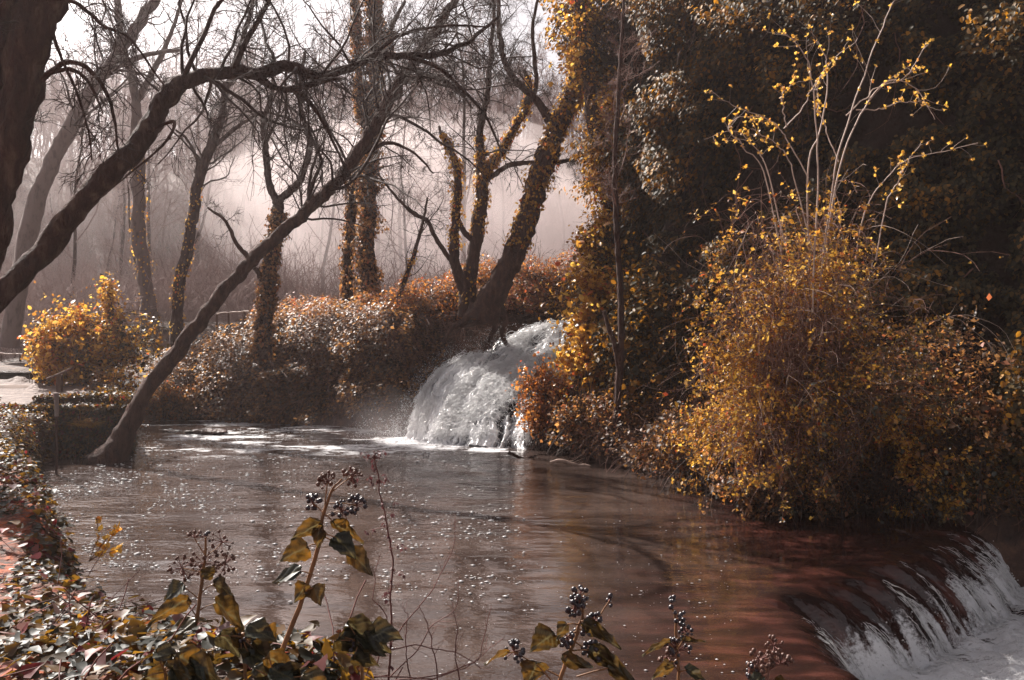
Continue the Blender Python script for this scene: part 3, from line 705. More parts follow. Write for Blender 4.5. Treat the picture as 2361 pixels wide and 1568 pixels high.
# ivy draped over the wall
n = 12000; x = rng.uniform(-14, -7.4, n); cl = fbm(x * 1.3, x * 0 + 3, 0, 127, 3); k = cl > .42; x = x[k]; cl = cl[k]; P = np.stack([x, 17.8 + .75 * rng.random(len(x)) ** 2 * (cl - .2) * 2, 1.0 + .28 * cl * rng.random(len(x))], -1)
leaves(g, P, np.tile(A([0, -.3, 1]), (len(P), 1)), np.full(len(P), .06), 'oval', spread=.5)
n = 16000; y = rng.uniform(17.5, 21.5, n); z = -.05 + 1.25 * rng.random(n); cl = fbm(y * 1.2, z * 1.5, 0, 128, 3)
P = np.stack([-7.95 - (y - 17.6) * .58 + .6 * cl * rng.random(n) + .25 * (1 - z), y, z - .25 * ss(19, 21.5, y)], -1); leaves(g, P, np.tile(A([.8, -.3, .6]), (n, 1)), np.full(n, .065), 'oval', Y=A([0, 0, -1.0]), spread=.45)
n = 26000; x = rng.uniform(-14, -7.5, n); z = .02 + 1.0 * rng.random(n) ** .8
y = 17.55 - .28 * fbm(x * 1.8, z * 2.5, 0, 122, 3) * rng.random(n) - .25 * (1 - z)
k = ~((z > .62) & (noise(x * 1.1, 0, 0, 123) > .7)); P = np.stack([x, y, z], -1)[k]
leaves(g, P, np.tile(A([0, -.8, .6]), (len(P), 1)), np.full(len(P), .06), 'oval', Y=A([0, 0, -1.0]), spread=.45)
tag(g.build('wall_ivy', M['ivy_ground']), 'dark ivy draped over the stone wall and the far left bank', 'ivy', kind='stuff')

# dead maroon leaves lying on the carpet
P, N = scatter(5000, -5, -.4, 2.4, 8.0, lambda x, y, z: (z > 1.0) & (sdf(BANK, x, y) > .1))
P = P[:220]; N = N[:220]; P = P + A([0, 0, .10])
g = Geo(); leaves(g, P, N, np.full(len(P), .055), 'ivy', spread=.9)
M['dead'] = leaf_mat('dead_leaf', [(0, (.10, .03, .035)), (.6, (.17, .08, .075)), (.85, (.30, .2, .17)), (1, (.22, .02, .025))], .6, .3)
tag(g.build('dead_leaves', M['dead']), 'scattered maroon dead leaves lying on the ivy', 'leaves', kind='stuff')

# litter of twigs on the near bank
P, N = scatter(6000, -4.5, -.3, 2.2, 7.5, lambda x, y, z: (z > 1.0) & (sdf(BANK, x, y) > 0))
n = min(len(P), 420); P = P[:n] + A([0, 0, .05]); D = unit(rng.normal(size=(n, 3)) * A([1, 1, .35]) + A([0, 0, .15])); pts = [P]
for _ in range(5): D = unit(D + rng.normal(size=D.shape) * .15); pts.append(pts[-1] + D * .055)
g = Geo(); tubes(g, np.stack(pts, 1), np.full((n, 6), .0022), 4)
tag(g.build('twig_litter', M['dry_stem']), 'thin dry twigs strewn through the ivy of the near bank', 'twigs', kind='stuff')

# right bank bramble hanging over the water
P, N = scatter(420000, .2, 9.5, 9.2, 20.5, lambda x, y, z: (z > -.1) & (sdf(RIGHT, x, y) > -.45) & (sdf(RIGHT, x, y) < 2.8) & (x / y < .62))
sd_ = sdf(RIGHT, P[:, 0], P[:, 1])
cl = fbm(P[:, 0] * 1.3, P[:, 1] * 1.3, 0, 130, 3)
P = P + N * (.05 + .9 * np.maximum(0, cl - .35) * rng.random(len(P)) ** .6)[:, None]; P[:, 2] += .05 + .55 * cl * rng.random(len(P)) * ss(-.3, .8, sd_)
k = rng.random(len(P)) < .72; P, N, cl = P[k], N[k], cl[k]
g = Geo(); leaves(g, P, N * .5 + A([-.15, -.1, .8]), np.full(len(P), .070), 'diamond', rnd=np.clip(rng.random(len(P)) * .9 + (cl - .5) * .4, 0, 1), spread=.5)
tag(g.build('right_bank_bramble', M['bramble']), 'grey and orange bramble carpet overhanging the water on the right bank', 'bramble', kind='stuff')
k = rng.integers(0, len(P), 2200); D = unit(rng.normal(size=(2200, 3)) + A([-.5, -.5, .2])); pts = [P[k]]
for _ in range(7): D = unit(D + rng.normal(size=D.shape) * .2 + A([0, 0, -.14])); pts.append(pts[-1] + D * .09)
g = Geo(); tubes(g, np.stack(pts, 1), np.full((2200, 8), .0036), 3)
tag(g.build('right_bank_stems', M['twig_red']), 'arching thin stems tangled in the right bank bramble', 'stems', kind='stuff')

# ------------------------------------------------------------------ trees
def mk_tree(name, label, Yd, paths, bark='bark', twig='twig', group=None, twigs=None, ivy=None, tk=18, knob=.24, leafmat='gold', ivy_size=.075, smallr=None, seed=0):
    """paths: list of (pixel polyline, pixel radii); first is the trunk"""
    base = px(paths[0][0], Yd)[0]
    t = thing(name, label, 'tree', base, group)
    gt = Geo(); gc = Geo(); gl = Geo(); c = []
    for pi, (pp, rr_) in enumerate(paths):
        W = px(pp, Yd); Ys = W[:, 1]; rad = A(rr_, float) / FP * Ys
        P, R = spline(W, rad, max(14, len(pp) * 9), wob=.35 * rad.mean(), seed=seed + pi)
        tubes(gt, P[None], R[None], tk if rad.max() > .05 else 8, knob=knob, seed=seed + pi)
        c.append((P[None], R[None]))
    for (pi, per, ratio, ang, wig, trop, tmin, n2, n3) in (twigs or []):
        P1, R1 = grow(*c[pi], per, ratio, ang, wig, trop, 9, .42, tmin, lo=.3, hi=4.5, tipf=.3, rmin=.006)
        tubes(gc, P1, R1, 5)
        P2, R2 = grow(P1, R1, n2 + 1, .5, 48, wig * 1.1, A(trop) * .7, 7, .6, .1, lo=.12, hi=2.2, rmin=.004); tubes(gc, P2, R2, 3)
        if n3:
            P3, R3 = grow(P2, R2, n3 + 2, .55, 45, wig, A(trop) * .5, 5, .7, .1, lo=.12, hi=1.2, rmin=.0035); tubes(gc, P3, R3, 3)
    gt.build('trunk', M[bark], t)
    if gc.n: gc.build('twigs', M[twig], t)
    for (pi, t0, t1, n, thick, sd_) in (ivy or []):
        P, R = c[pi][0][0], c[pi][1][0]; m = len(P)
        s_ = (t0 + (t1 - t0) * rng.random(n)) * (m - 1.001); i = s_.astype(int); f = (s_ - i)[:, None]
        p = P[i] * (1 - f) + P[i + 1] * f; r = R[i]
        a = rng.random(n) * 2 * np.pi; tg = unit(P[i + 1] - P[i]); ux = unit(np.cross(tg, A([0, 1.0, 0.01]))); uy = np.cross(tg, ux)
        nn = np.cos(a)[:, None] * ux + np.sin(a)[:, None] * uy
        cl = fbm(s_ * .35 + 3, np.cos(a) * .9 + 5, np.sin(a) * .9 + 5, sd_, 3)
        k = cl > .40
        p = p + nn * (r * .9 + thick * np.maximum(0, cl - .33) * 3 * rng.random(n))[:, None]
        leaves(gl, p[k], nn[k] + A([0, 0, .25]), np.full(k.sum(), ivy_size), 'oval', Y=A([0, 0, -1.0]), spread=.55)
    if gl.n: gl.build('ivy_leaves', M[leafmat], t)
    return t

# 1 thick dark double trunk at the left edge
mk_tree('leaning_tree', 'thick dark forked trunk cutting across the top left corner, nearest tree', 7.5,
        [([(-130, 900), (-60, 640), (-5, 430), (45, 230), (98, 30), (150, -160), (190, -300)], [56, 46, 42, 40, 43, 45, 38]),
         ([(-95, 560), (-55, 300), (-22, 120), (12, -40), (30, -200)], [48, 44, 38, 42, 40]),
         ([(95, 185), (120, 163), (150, 145), (185, 148), (225, 180), (255, 240), (268, 310), (274, 372)], [7, 6.5, 6, 5.5, 5, 4, 3, 2]),
         ([(118, 168), (160, 160), (195, 178), (220, 220), (238, 262)], [5, 5, 4, 3, 2]),
         ([(110, -10), (180, 10), (240, 60), (300, 90), (380, 200)], [6, 5, 4, 3, 2]),
         ([(115, 60), (140, 130), (180, 220), (205, 310), (212, 370)], [5, 4, 3, 2.4, 1.6])], seed=1,
        twigs=[(0, 14, .22, 70, .2, (0, 0, -.08), .35, 6, 4), (2, 8, .34, 55, .2, (0, 0, -.15), .25, 3, 2), (3, 5, .5, 55, .2, (0, 0, -.2), .2, 3, 1), (4, 8, .45, 55, .2, (0, 0, -.15), .1, 4, 2), (5, 6, .35, 50, .2, (0, 0, -.15), .1, 3, 1)])

# 2 long arching trunk
mk_tree('arching_tree', 'long dark trunk that leans in from the left edge and arches level over the pool', 9,
        [([(-170, 830, 8.6), (0, 680, 8.8), (95, 585), (185, 470), (285, 372), (345, 290, 9.2), (385, 222, 9.3), (440, 183, 9.5), (520, 166, 9.8), (600, 168, 10), (660, 152, 10.2), (735, 176, 10.4), (800, 158, 10.6), (850, 133, 10.8), (920, 128, 11), (1000, 126, 11.3), (1080, 95, 11.6), (1150, 40, 12)],
          [29, 27, 26, 25, 24, 23, 21, 17, 15, 14, 13, 11.5, 10.5, 9, 8, 7, 5, 3]),
         ([(585, 172, 10), (640, 205, 10), (700, 200, 10), (760, 185, 10), (800, 180, 10)], [9, 7, 6, 4, 3]),
         ([(640, 203, 10), (690, 215, 10), (735, 265, 10), (770, 330, 10), (800, 400, 10)], [6, 5, 4.5, 3.5, 2]),
         ([(540, 160, 9.8), (560, 110, 9.9), (600, 40, 10), (640, -40, 10)], [8, 7, 6, 4]),
         ([(920, 128, 11), (1000, 150, 11), (1060, 200, 11), (1120, 270, 11), (1160, 360, 11)], [6, 5, 4, 3, 2]),
         ([(850, 136, 10.8), (900, 95, 11), (950, 72, 11), (1030, 60, 11), (1120, 62, 11)], [6, 5, 4, 3, 2]),
         ([(330, 310, 9.1), (400, 280, 9), (380, 330, 9), (300, 400, 8.9), (215, 470, 8.8)], [4, 4, 3, 2, 1.5])], seed=5,
        twigs=[(0, 34, .17, 65, .17, (0, 0, -.12), .34, 6, 5), (0, 28, .24, 60, .2, (0, 0, .05), .36, 7, 5), (1, 8, .5, 50, .2, (0, 0, -.2), .1, 5, 4), (2, 9, .4, 50, .2, (0, 0, -.2), .1, 5, 4),
               (3, 12, .5, 50, .18, (0, 0, .05), .1, 6, 4), (4, 10, .35, 50, .2, (0, 0, -.18), .1, 6, 4), (5, 10, .4, 50, .2, (0, 0, .02), .1, 5, 4)])

# 3 thin leaning trunk rising from the water
mk_tree('leaning_tree', 'slender reddish trunk rising from the water edge and leaning right across the whole scene', 16.8,
        [([(245, 1075, 16.8), (280, 1015, 16.8), (330, 915), (380, 845), (432, 780), (480, 715), (530, 655), (580, 602), (640, 545), (705, 488), (765, 432), (810, 375), (845, 318), (880, 262), (915, 205), (950, 150), (985, 100), (1020, 45), (1060, -20), (1090, -80)],
          [46, 25, 18, 17, 16, 15.5, 15, 14.5, 14.5, 14, 13.5, 13.5, 13.5, 13, 12.5, 11.5, 10.5, 9.5, 8.5, 7]),
         ([(580, 602), (545, 560), (520, 510), (480, 480)], [6, 5, 4, 2.5]),
         ([(810, 375), (850, 345), (900, 330), (950, 350), (1000, 400)], [6, 5, 4, 3, 2]),
         ([(930, 190), (985, 175), (1040, 195), (1090, 250)], [6, 5, 4, 2])], bark='bark_red', seed=9,
        twigs=[(0, 56, .24, 55, .2, (0, 0, -.02), .45, 7, 5), (1, 5, .5, 50, .2, (0, 0, -.05), .2, 5, 3), (2, 8, .5, 50, .2, (0, 0, -.12), .1, 5, 4), (3, 8, .5, 50, .2, (0, 0, -.1), .1, 5, 4)])

# 4 pale far leaning trunk
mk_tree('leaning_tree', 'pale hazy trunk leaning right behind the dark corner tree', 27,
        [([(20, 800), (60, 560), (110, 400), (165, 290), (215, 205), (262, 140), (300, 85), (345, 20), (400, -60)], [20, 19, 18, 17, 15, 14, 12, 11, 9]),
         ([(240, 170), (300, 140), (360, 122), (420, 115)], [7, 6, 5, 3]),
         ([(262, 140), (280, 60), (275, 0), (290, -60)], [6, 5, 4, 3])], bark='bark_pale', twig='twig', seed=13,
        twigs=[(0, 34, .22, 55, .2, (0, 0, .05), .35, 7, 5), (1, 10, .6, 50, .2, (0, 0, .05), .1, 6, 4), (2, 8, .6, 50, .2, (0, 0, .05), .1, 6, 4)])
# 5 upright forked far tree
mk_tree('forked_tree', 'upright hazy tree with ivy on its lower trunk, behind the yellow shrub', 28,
        [([(348, 770), (340, 680), (322, 560), (318, 460), (316, 330), (314, 235)], [20, 17, 15, 14, 12, 11]),
         ([(314, 235), (300, 170), (285, 110), (270, 40), (262, -40)], [9, 7, 6, 5, 3]),
         ([(314, 235), (340, 190), (375, 120), (400, 60), (430, -30)], [8, 7, 6, 4, 3])], bark='bark_pale', seed=17,
        twigs=[(1, 20, .55, 50, .18, (0, 0, .04), .1, 7, 5), (2, 20, .55, 50, .18, (0, 0, .06), .1, 6, 5), (0, 6, .2, 60, .2, (0, 0, -.05), .4, 5, 3)],
        ivy=[(0, 0, .75, 500, .16, 3)])
# 6
mk_tree('slender_tree', 'slender hazy trunk bending right with a fork at mid height, beside the mound', 25.5,
        [([(408, 800), (408, 740), (412, 670), (428, 590), (446, 500), (455, 420), (480, 350), (505, 290), (520, 215), (535, 160), (560, 90), (590, -20)], [19, 13, 12, 12, 12, 11.5, 11, 9, 8, 7, 6, 4]),
         ([(486, 342), (520, 315), (560, 283), (600, 262)], [6, 5, 4, 2]), ([(450, 400), (455, 370), (430, 320), (405, 300)], [4, 4, 3, 2])], bark='bark', seed=21,
        twigs=[(0, 34, .2, 50, .2, (0, 0, .05), .42, 7, 5), (1, 8, .5, 45, .2, (0, 0, .05), .1, 5, 4), (2, 4, .5, 45, .2, (0, 0, -.05), .1, 4, 3)], ivy=[(0, .05, .45, 420, .1, 4)])
# 7 ivy trunk on the mound with Y fork
mk_tree('forked_tree', 'dark Y-forked tree with a shaggy ivy-wrapped trunk standing on the front of the mound', 22.2,
        [([(607, 830), (612, 740), (620, 660), (628, 580), (640, 500), (642, 462)], [20, 17, 16, 14, 13, 12]),
         ([(640, 465), (622, 430), (616, 380), (612, 330), (608, 280), (630, 200), (620, 140)], [9, 8, 7.5, 7, 6, 4, 2]),
         ([(642, 462), (670, 440), (692, 415), (710, 360), (715, 320), (695, 260), (690, 205), (705, 120)], [9, 9, 8, 7, 6, 5.5, 5, 3]),
         ([(612, 330), (640, 270), (650, 220)], [4, 3, 2]), ([(600, 640), (590, 620), (570, 600)], [6, 5, 3])], seed=25,
        twigs=[(1, 13, .35, 45, .22, (0, 0, .03), .2, 6, 4), (2, 14, .3, 45, .22, (0, 0, .02), .2, 6, 4), (3, 6, .5, 45, .2, (0, 0, .05), .1, 4, 3)], ivy=[(0, .0, .85, 5200, .19, 5)], leafmat='bramble', ivy_size=.075)
# 8 tall ivy tower tree and its thinner neighbour
mk_tree('ivy_covered_tree', 'tall straight tree wrapped to the top in golden brown ivy', 25,
        [([(852, 730), (850, 640), (848, 540), (850, 440), (856, 340), (864, 240), (866, 140), (862, 40), (858, -60)], [20, 17, 16, 15, 14, 13, 12, 11, 10]),
         ([(856, 330), (830, 250), (826, 150), (822, 60), (815, -40)], [8, 7, 7, 6, 4]),
         ([(864, 220), (890, 120), (905, 60), (935, 0)], [7, 6, 5, 3])], seed=29,
        twigs=[(0, 30, .10, 55, .2, (0, 0, .0), .35, 6, 4), (1, 10, .35, 50, .2, (0, 0, .05), .2, 6, 4), (2, 10, .35, 50, .2, (0, 0, .05), .2, 6, 4)],
        ivy=[(0, .0, 1, 12000, .30, 6), (1, 0, .9, 3500, .2, 7), (2, 0, .6, 1500, .16, 7)], leafmat='bramble', ivy_size=.085)
mk_tree('ivy_covered_tree', 'thinner ivy-wrapped trunk just left of the tall ivy tree', 25.6,
        [([(798, 730), (802, 640), (806, 560), (812, 480), (822, 420), (830, 360)], [13, 12, 11, 10, 9, 6]),
         ([(822, 420), (860, 400), (885, 382)], [6, 4, 3])], seed=31,
        twigs=[(0, 8, .2, 50, .2, (0, 0, .05), .4, 5, 3)], ivy=[(0, 0, 1, 3000, .18, 8)], leafmat='bramble', ivy_size=.085)
# 9 small sloping sapling
mk_tree('sapling', 'small bare sapling slanting right at the misty crest of the mound', 23.5,
        [([(918, 690), (935, 640), (950, 600), (965, 550), (978, 500), (985, 455)], [6, 5.5, 5, 4, 3, 2])], seed=35,
        twigs=[(0, 12, .35, 50, .2, (0, 0, .04), .2, 5, 3)], ivy=[(0, 0, .5, 200, .08, 9)])
# 10 twin trunk in the centre
mk_tree('twin_trunk_tree', 'twin-stemmed tree with golden ivy on its limbs, on the crest above the falls', 22.6,
        [([(1082, 730), (1080, 680), (1086, 620), (1098, 560), (1105, 490), (1112, 430), (1108, 370), (1108, 300), (1120, 240), (1128, 190), (1134, 100), (1140, 0)], [26, 19, 16, 15, 15, 14, 10, 8, 7, 6.5, 5, 4]),
         ([(1076, 700), (1064, 650), (1048, 600), (1048, 540), (1052, 480), (1056, 420), (1048, 370), (1030, 330), (1010, 290)], [14, 13, 11, 10, 9.5, 8.5, 7, 5, 3]),
         ([(1108, 430), (1120, 395), (1140, 370), (1165, 335), (1190, 290), (1212, 250), (1222, 200), (1210, 160)], [11, 11, 10, 9, 9, 8, 6, 4]),
         ([(1108, 425), (1140, 402), (1175, 380), (1220, 374), (1265, 376), (1320, 368)], [6, 6, 6, 5, 5, 3]),
         ([(1218, 240), (1236, 200), (1232, 130), (1228, 60), (1245, -20)], [6, 5, 5, 4, 3]),
         ([(1100, 560), (1075, 540), (1060, 510), (1045, 470)], [8, 7, 5, 3]),
         ([(1064, 640), (1040, 600), (1010, 560), (985, 510), (950, 490), (910, 450), (870, 400)], [6, 6, 5, 5, 4, 3, 2])], bark='bark_red', seed=39,
        twigs=[(0, 30, .22, 50, .2, (0, 0, .02), .5, 7, 5), (1, 10, .2, 50, .2, (0, 0, .02), .4, 6, 4), (2, 12, .2, 50, .2, (0, 0, .02), .3, 6, 4), (3, 9, .4, 55, .2, (0, 0, -.06), .3, 6, 4), (4, 12, .3, 50, .2, (0, 0, .05), .1, 6, 4), (6, 14, .3, 50, .22, (0, 0, .03), .3, 5, 4)],
        ivy=[(1, .3, .95, 1300, .16, 10), (2, 0, .95, 1500, .12, 11), (0, .3, .62, 900, .12, 12), (0, .05, .2, 150, .1, 12)], leafmat='gold', ivy_size=.075)
# 11 thick leaning tree
mk_tree('leaning_tree', 'thick trunk leaning right above the waterfall with roots over the bank', 22.0,
        [([(1112, 740), (1132, 690), (1168, 620), (1198, 550), (1222, 480), (1240, 420), (1262, 360), (1284, 300), (1306, 250), (1325, 190), (1332, 120), (1335, 40), (1340, -50)], [40, 29, 26, 25, 24, 23, 22, 21, 17, 15, 14, 12, 10]),
         ([(1276, 320), (1268, 280), (1245, 240), (1222, 218), (1195, 190), (1170, 155), (1156, 110), (1150, 50), (1148, -40)], [12, 11, 9, 9, 8, 7, 6, 5, 4]),
         ([(1300, 270), (1325, 240), (1352, 200), (1370, 150)], [8, 7, 5, 3]),
         ([(1240, 420), (1270, 380), (1310, 370), (1340, 360)], [6, 5, 4, 3]),
         ([(1140, 700), (1120, 735), (1095, 745), (1060, 752)], [12, 9, 6, 4]), ([(1150, 705), (1165, 740), (1160, 775), (1172, 800)], [11, 8, 6, 4]),
         ([(1140, 715), (1142, 750), (1130, 780), (1120, 805)], [9, 7, 5, 3]), ([(1095, 700), (1075, 735), (1045, 755), (1020, 790)], [10, 7, 5, 3])], bark='bark_red', seed=43,
        twigs=[(0, 18, .12, 50, .2, (0, 0, .02), .55, 6, 4), (1, 34, .32, 50, .2, (0, 0, -.02), .25, 7, 5), (3, 10, .6, 60, .22, (0, 0, -.1), .2, 6, 4)],
        ivy=[(0, .22, .62, 2600, .17, 14), (0, .6, 1, 2600, .3, 15), (2, 0, 1, 700, .2, 16)], leafmat='gold', ivy_size=.08)

# ------------------------------------------------------------------ shrubs built inside an envelope
def bush(name, label, base, center, radii, n_st, leaf, per, n2=5, mat='gold', twig='twig', cat='shrub', lift=.25, shell=.5, zc=None, spread=1.0, sr=.012, droop=.25, shape='diamond', group=None, basespread=.3, twr=.0035, leafr=.05, tuft=1, gap=.0, mat2=None, pale=False):
    base = A(base, float); center = A(center, float); radii = A(radii, float)
    t = thing(name, label, cat, base, group)
    v = unit(rng.normal(size=(n_st, 3))); r = shell + (1 - shell) * rng.random(n_st)[:, None] ** .6
    r = r * (.5 + .95 * fbm(v[:, 0:1] * 3 + 4, v[:, 1:2] * 3 + 4, v[:, 2:3] * 3 + 4, int(base[0] * 10) % 50, 2))
    T_ = center + v * radii * r
    T_[:, 2] = np.maximum(T_[:, 2], .05 if zc is None else zc)
    b = base + rng.normal(size=(n_st, 3)) * A([basespread, basespread * .6, .02])
    mid = (b + T_) / 2 + A([0, 0, 1]) * (lift * np.linalg.norm(T_ - b, axis=1))[:, None] - (T_ - b) * A([.18, .18, 0]) + rng.normal(size=(n_st, 3)) * .08 * radii
    s_ = np.linspace(0, 1, 12)[None, :, None]
    P = (1 - s_) ** 2 * b[:, None] + 2 * s_ * (1 - s_) * mid[:, None] + s_ ** 2 * T_[:, None]
    P = P + (np.cumsum(rng.normal(size=P.shape), axis=1)) * .012 * radii.mean()
    R = (sr * (.5 + rng.random(n_st)))[:, None] * np.linspace(1, .22, 12)
    g = Geo(); tubes(g, P, R, 4)
    P2, R2 = grow(P, R, n2, .22, 50, .2, (0, 0, -droop * .3), 6, .6, .42, lo=.1, hi=1.0, rmin=twr, decay=.2)
    tubes(g, P2, R2, 3)
    if pale:
        P3, R3 = grow(P[::3], R[::3], 3, .45, 28, .14, (0, 0, -.10), 9, .5, .3, lo=.4, hi=1.6, rmin=.003); gp = Geo(); tubes(gp, P3, R3, 3); gp.build('pale_twigs', M['twig_pale'], t)
    g.build('stems', M[twig], t)
    nb = per // tuft; k = rng.integers(0, len(P2), nb); f = rng.random(nb) * 5; i = f.astype(int).clip(0, 4); f = (f - i)[:, None]
    p = P2[k, i] * (1 - f) + P2[k, i + 1] * f + rng.normal(size=(nb, 3)) * leafr
    cl = fbm(p[:, 0] * 2.2, p[:, 1] * 2.2, p[:, 2] * 2.2, 61, 3); kp = cl > gap; p, cl = p[kp], cl[kp]
    p = np.repeat(p, tuft, 0); cl = np.repeat(cl, tuft)
    if mat2:
        q = (p - center) / radii; w2 = rng.random(len(p)) < np.clip(.28 + .75 * q[:, 0] - .35 * q[:, 2] + 2.0 * (.5 - cl), .04, .92)  # darker leaves to the right, low down and in gaps: shade put into leaf colour
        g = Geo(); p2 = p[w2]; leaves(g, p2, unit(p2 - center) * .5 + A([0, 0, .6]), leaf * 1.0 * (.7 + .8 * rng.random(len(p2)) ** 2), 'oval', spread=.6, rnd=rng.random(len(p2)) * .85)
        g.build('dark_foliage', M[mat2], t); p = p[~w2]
    per = len(p); leaf = leaf * (.65 + .9 * rng.random(per) ** 2.5)
    g = Geo(); leaves(g, p, unit(p - center) * .6 + A([0, 0, .5]), leaf, shape, spread=.9)
    g.build('foliage', M[mat], t)
    return t

# big golden shrub on the right
gb = at(1850, 1190, 13.1); gb[2] = .5
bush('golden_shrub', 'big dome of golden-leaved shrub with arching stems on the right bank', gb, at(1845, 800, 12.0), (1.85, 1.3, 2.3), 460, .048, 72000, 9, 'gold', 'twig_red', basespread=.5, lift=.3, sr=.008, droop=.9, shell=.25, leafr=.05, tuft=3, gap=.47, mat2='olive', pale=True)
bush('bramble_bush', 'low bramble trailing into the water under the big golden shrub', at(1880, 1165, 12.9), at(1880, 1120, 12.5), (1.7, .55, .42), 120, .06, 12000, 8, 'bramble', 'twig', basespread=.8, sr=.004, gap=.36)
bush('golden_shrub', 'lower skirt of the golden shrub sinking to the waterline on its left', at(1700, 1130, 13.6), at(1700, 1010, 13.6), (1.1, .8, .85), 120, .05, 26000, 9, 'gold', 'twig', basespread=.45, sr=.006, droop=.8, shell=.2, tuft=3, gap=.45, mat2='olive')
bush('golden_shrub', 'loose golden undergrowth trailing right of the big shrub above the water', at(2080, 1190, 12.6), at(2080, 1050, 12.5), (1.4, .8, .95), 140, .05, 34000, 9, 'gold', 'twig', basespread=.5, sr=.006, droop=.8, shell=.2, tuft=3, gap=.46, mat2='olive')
# dark ivy drooping on its right flank
bush('ivy_shrub', 'dark ivy and bramble mass sinking to the water on the right of the golden shrub', at(2150, 1190, 12.8), at(2120, 960, 12.8), (1.25, .9, 1.6), 70, .075, 14000, 12, 'bramble', 'twig', basespread=.9, gap=.4, sr=.007)
bush('ivy_shrub', 'dark ivy heap at the right edge above the lower cascade', at(2330, 1225, 12.9), at(2320, 1040, 12.8), (1.1, .8, 1.1), 50, .075, 9000, 12, 'ivy_dark', 'twig', basespread=.9, gap=.4, sr=.007)
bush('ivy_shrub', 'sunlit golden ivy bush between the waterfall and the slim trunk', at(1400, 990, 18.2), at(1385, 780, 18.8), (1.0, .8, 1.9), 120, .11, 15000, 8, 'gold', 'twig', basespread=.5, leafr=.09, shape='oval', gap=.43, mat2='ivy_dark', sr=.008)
bush('ivy_shrub', 'dark green ivy bush behind the slim trunk', at(1520, 1000, 17.0), at(1500, 820, 17.4), (.95, .7, 1.7), 100, .10, 12000, 8, 'ivy_dark', 'twig', basespread=.5, leafr=.08, shape='oval')
bush('bramble_bush', 'rust-coloured bramble bush at the right foot of the waterfall', at(1270, 1030, 18.4), at(1250, 915, 18.2), (.62, .45, .85), 110, .075, 4200, 7, 'orange', 'twig', basespread=.3, leafr=.04)
bush('bramble_bush', 'low bramble over the water between waterfall and right bank', at(1400, 1040, 17.0), at(1400, 960, 17.4), (1.3, .7, .55), 90, .075, 9000, 8, 'bramble', 'twig', basespread=.6, sr=.006, gap=.38, leafr=.05)
bush('bramble_bush', 'grey-leaved bramble below the golden shrub, left side', at(1640, 1120, 14.4), at(1640, 1010, 14.8), (1.3, .8, .7), 90, .07, 10000, 8, 'bramble', 'twig', basespread=.6, sr=.006, gap=.38, leafr=.05)
# ivy tower at the end of the cliff
mk_tree('ivy_covered_tree', 'ivy-smothered tree with a dark limb at the end of the cliff', 20.5,
        [([(1440, 760), (1430, 600), (1410, 470), (1385, 360), (1365, 260), (1352, 150), (1342, 50), (1330, -60)], [22, 20, 19, 17, 16, 14, 13, 11])], seed=47,
        twigs=[(0, 16, .14, 60, .2, (0, 0, -.06), .2, 6, 4)], ivy=[(0, 0, .5, 3500, .5, 17)], leafmat='gold', ivy_size=.085)
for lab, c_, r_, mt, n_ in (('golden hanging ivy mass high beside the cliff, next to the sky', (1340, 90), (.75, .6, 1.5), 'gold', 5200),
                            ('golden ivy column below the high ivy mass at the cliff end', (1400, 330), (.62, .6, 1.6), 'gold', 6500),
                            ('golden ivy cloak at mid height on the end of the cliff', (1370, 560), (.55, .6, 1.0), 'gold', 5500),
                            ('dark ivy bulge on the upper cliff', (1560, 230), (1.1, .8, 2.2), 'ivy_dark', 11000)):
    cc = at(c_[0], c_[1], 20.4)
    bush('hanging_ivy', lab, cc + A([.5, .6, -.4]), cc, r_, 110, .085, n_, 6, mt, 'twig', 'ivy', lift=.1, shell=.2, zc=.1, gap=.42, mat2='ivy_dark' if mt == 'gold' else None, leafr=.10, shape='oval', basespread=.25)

# slim trunk with its broken companion, in front of the ivy
mk_tree('slim_tree', 'very slim straight bare tree in front of the ivy, pale twigs at its top', 16.6,
        [([(1424, 1010), (1424, 930), (1430, 830), (1432, 700), (1426, 600), (1420, 500), (1418, 400), (1420, 300), (1428, 200), (1432, 100), (1440, -20)], [9, 8, 8, 7.5, 7, 6.5, 6, 5.5, 5, 4, 3]),
         ([(1426, 850), (1418, 800), (1402, 750), (1393, 716)], [5, 6, 5, 4])], bark='bark_red', twig='twig_red', seed=51, tk=10,
        twigs=[(0, 26, .13, 35, .2, (0, 0, .06), .5, 6, 4)])

# golden shrub's long shoots: one thing
SH = [[(1030, 1320), (1150, 800), (1280, 430), (1420, 90), (1480, -20), (1540, -160)], [(1050, 1250), (1180, 850), (1300, 640), (1440, 590), (1560, 700), (1640, 880)],
      [(920, 1300), (905, 870), (860, 600), (800, 400), (670, 290), (590, 280)], [(870, 1220), (960, 880), (1020, 560), (1010, 370), (950, 270), (900, 280)],
      [(870, 1230), (740, 950), (650, 810), (400, 690), (240, 560)], [(560, 1190), (430, 1010), (330, 880), (400, 800), (600, 800)],
      [(1240, 1480), (1330, 1300), (1480, 1130), (1700, 1080), (1950, 1020)], [(1380, 1430), (1430, 1280), (1480, 1150), (1540, 1020)],
      [(780, 1250), (730, 1080), (640, 990), (560, 930), (480, 890)], [(1080, 1120), (1020, 880), (990, 700), (1010, 560)],
      [(600, 1180), (560, 1060), (470, 940), (380, 880), (180, 940)], [(1130, 800), (1330, 620), (1500, 560), (1640, 350)],
      [(700, 890), (800, 780), (860, 640), (960, 480), (1110, 340)], [(720, 880), (690, 760), (685, 640), (790, 580)], [(1200, 760), (1400, 740), (1560, 680), (1740, 660)]]
sb = at(1574 + 950 / 3, 1400 / 3, 12.2)
t = thing('leafy_shoots', 'long pale upright shoots with tiny yellow leaf tufts rising above the golden shrub', 'shoots', at(1870, 700, 12.2))
g = Geo(); gl = Geo()
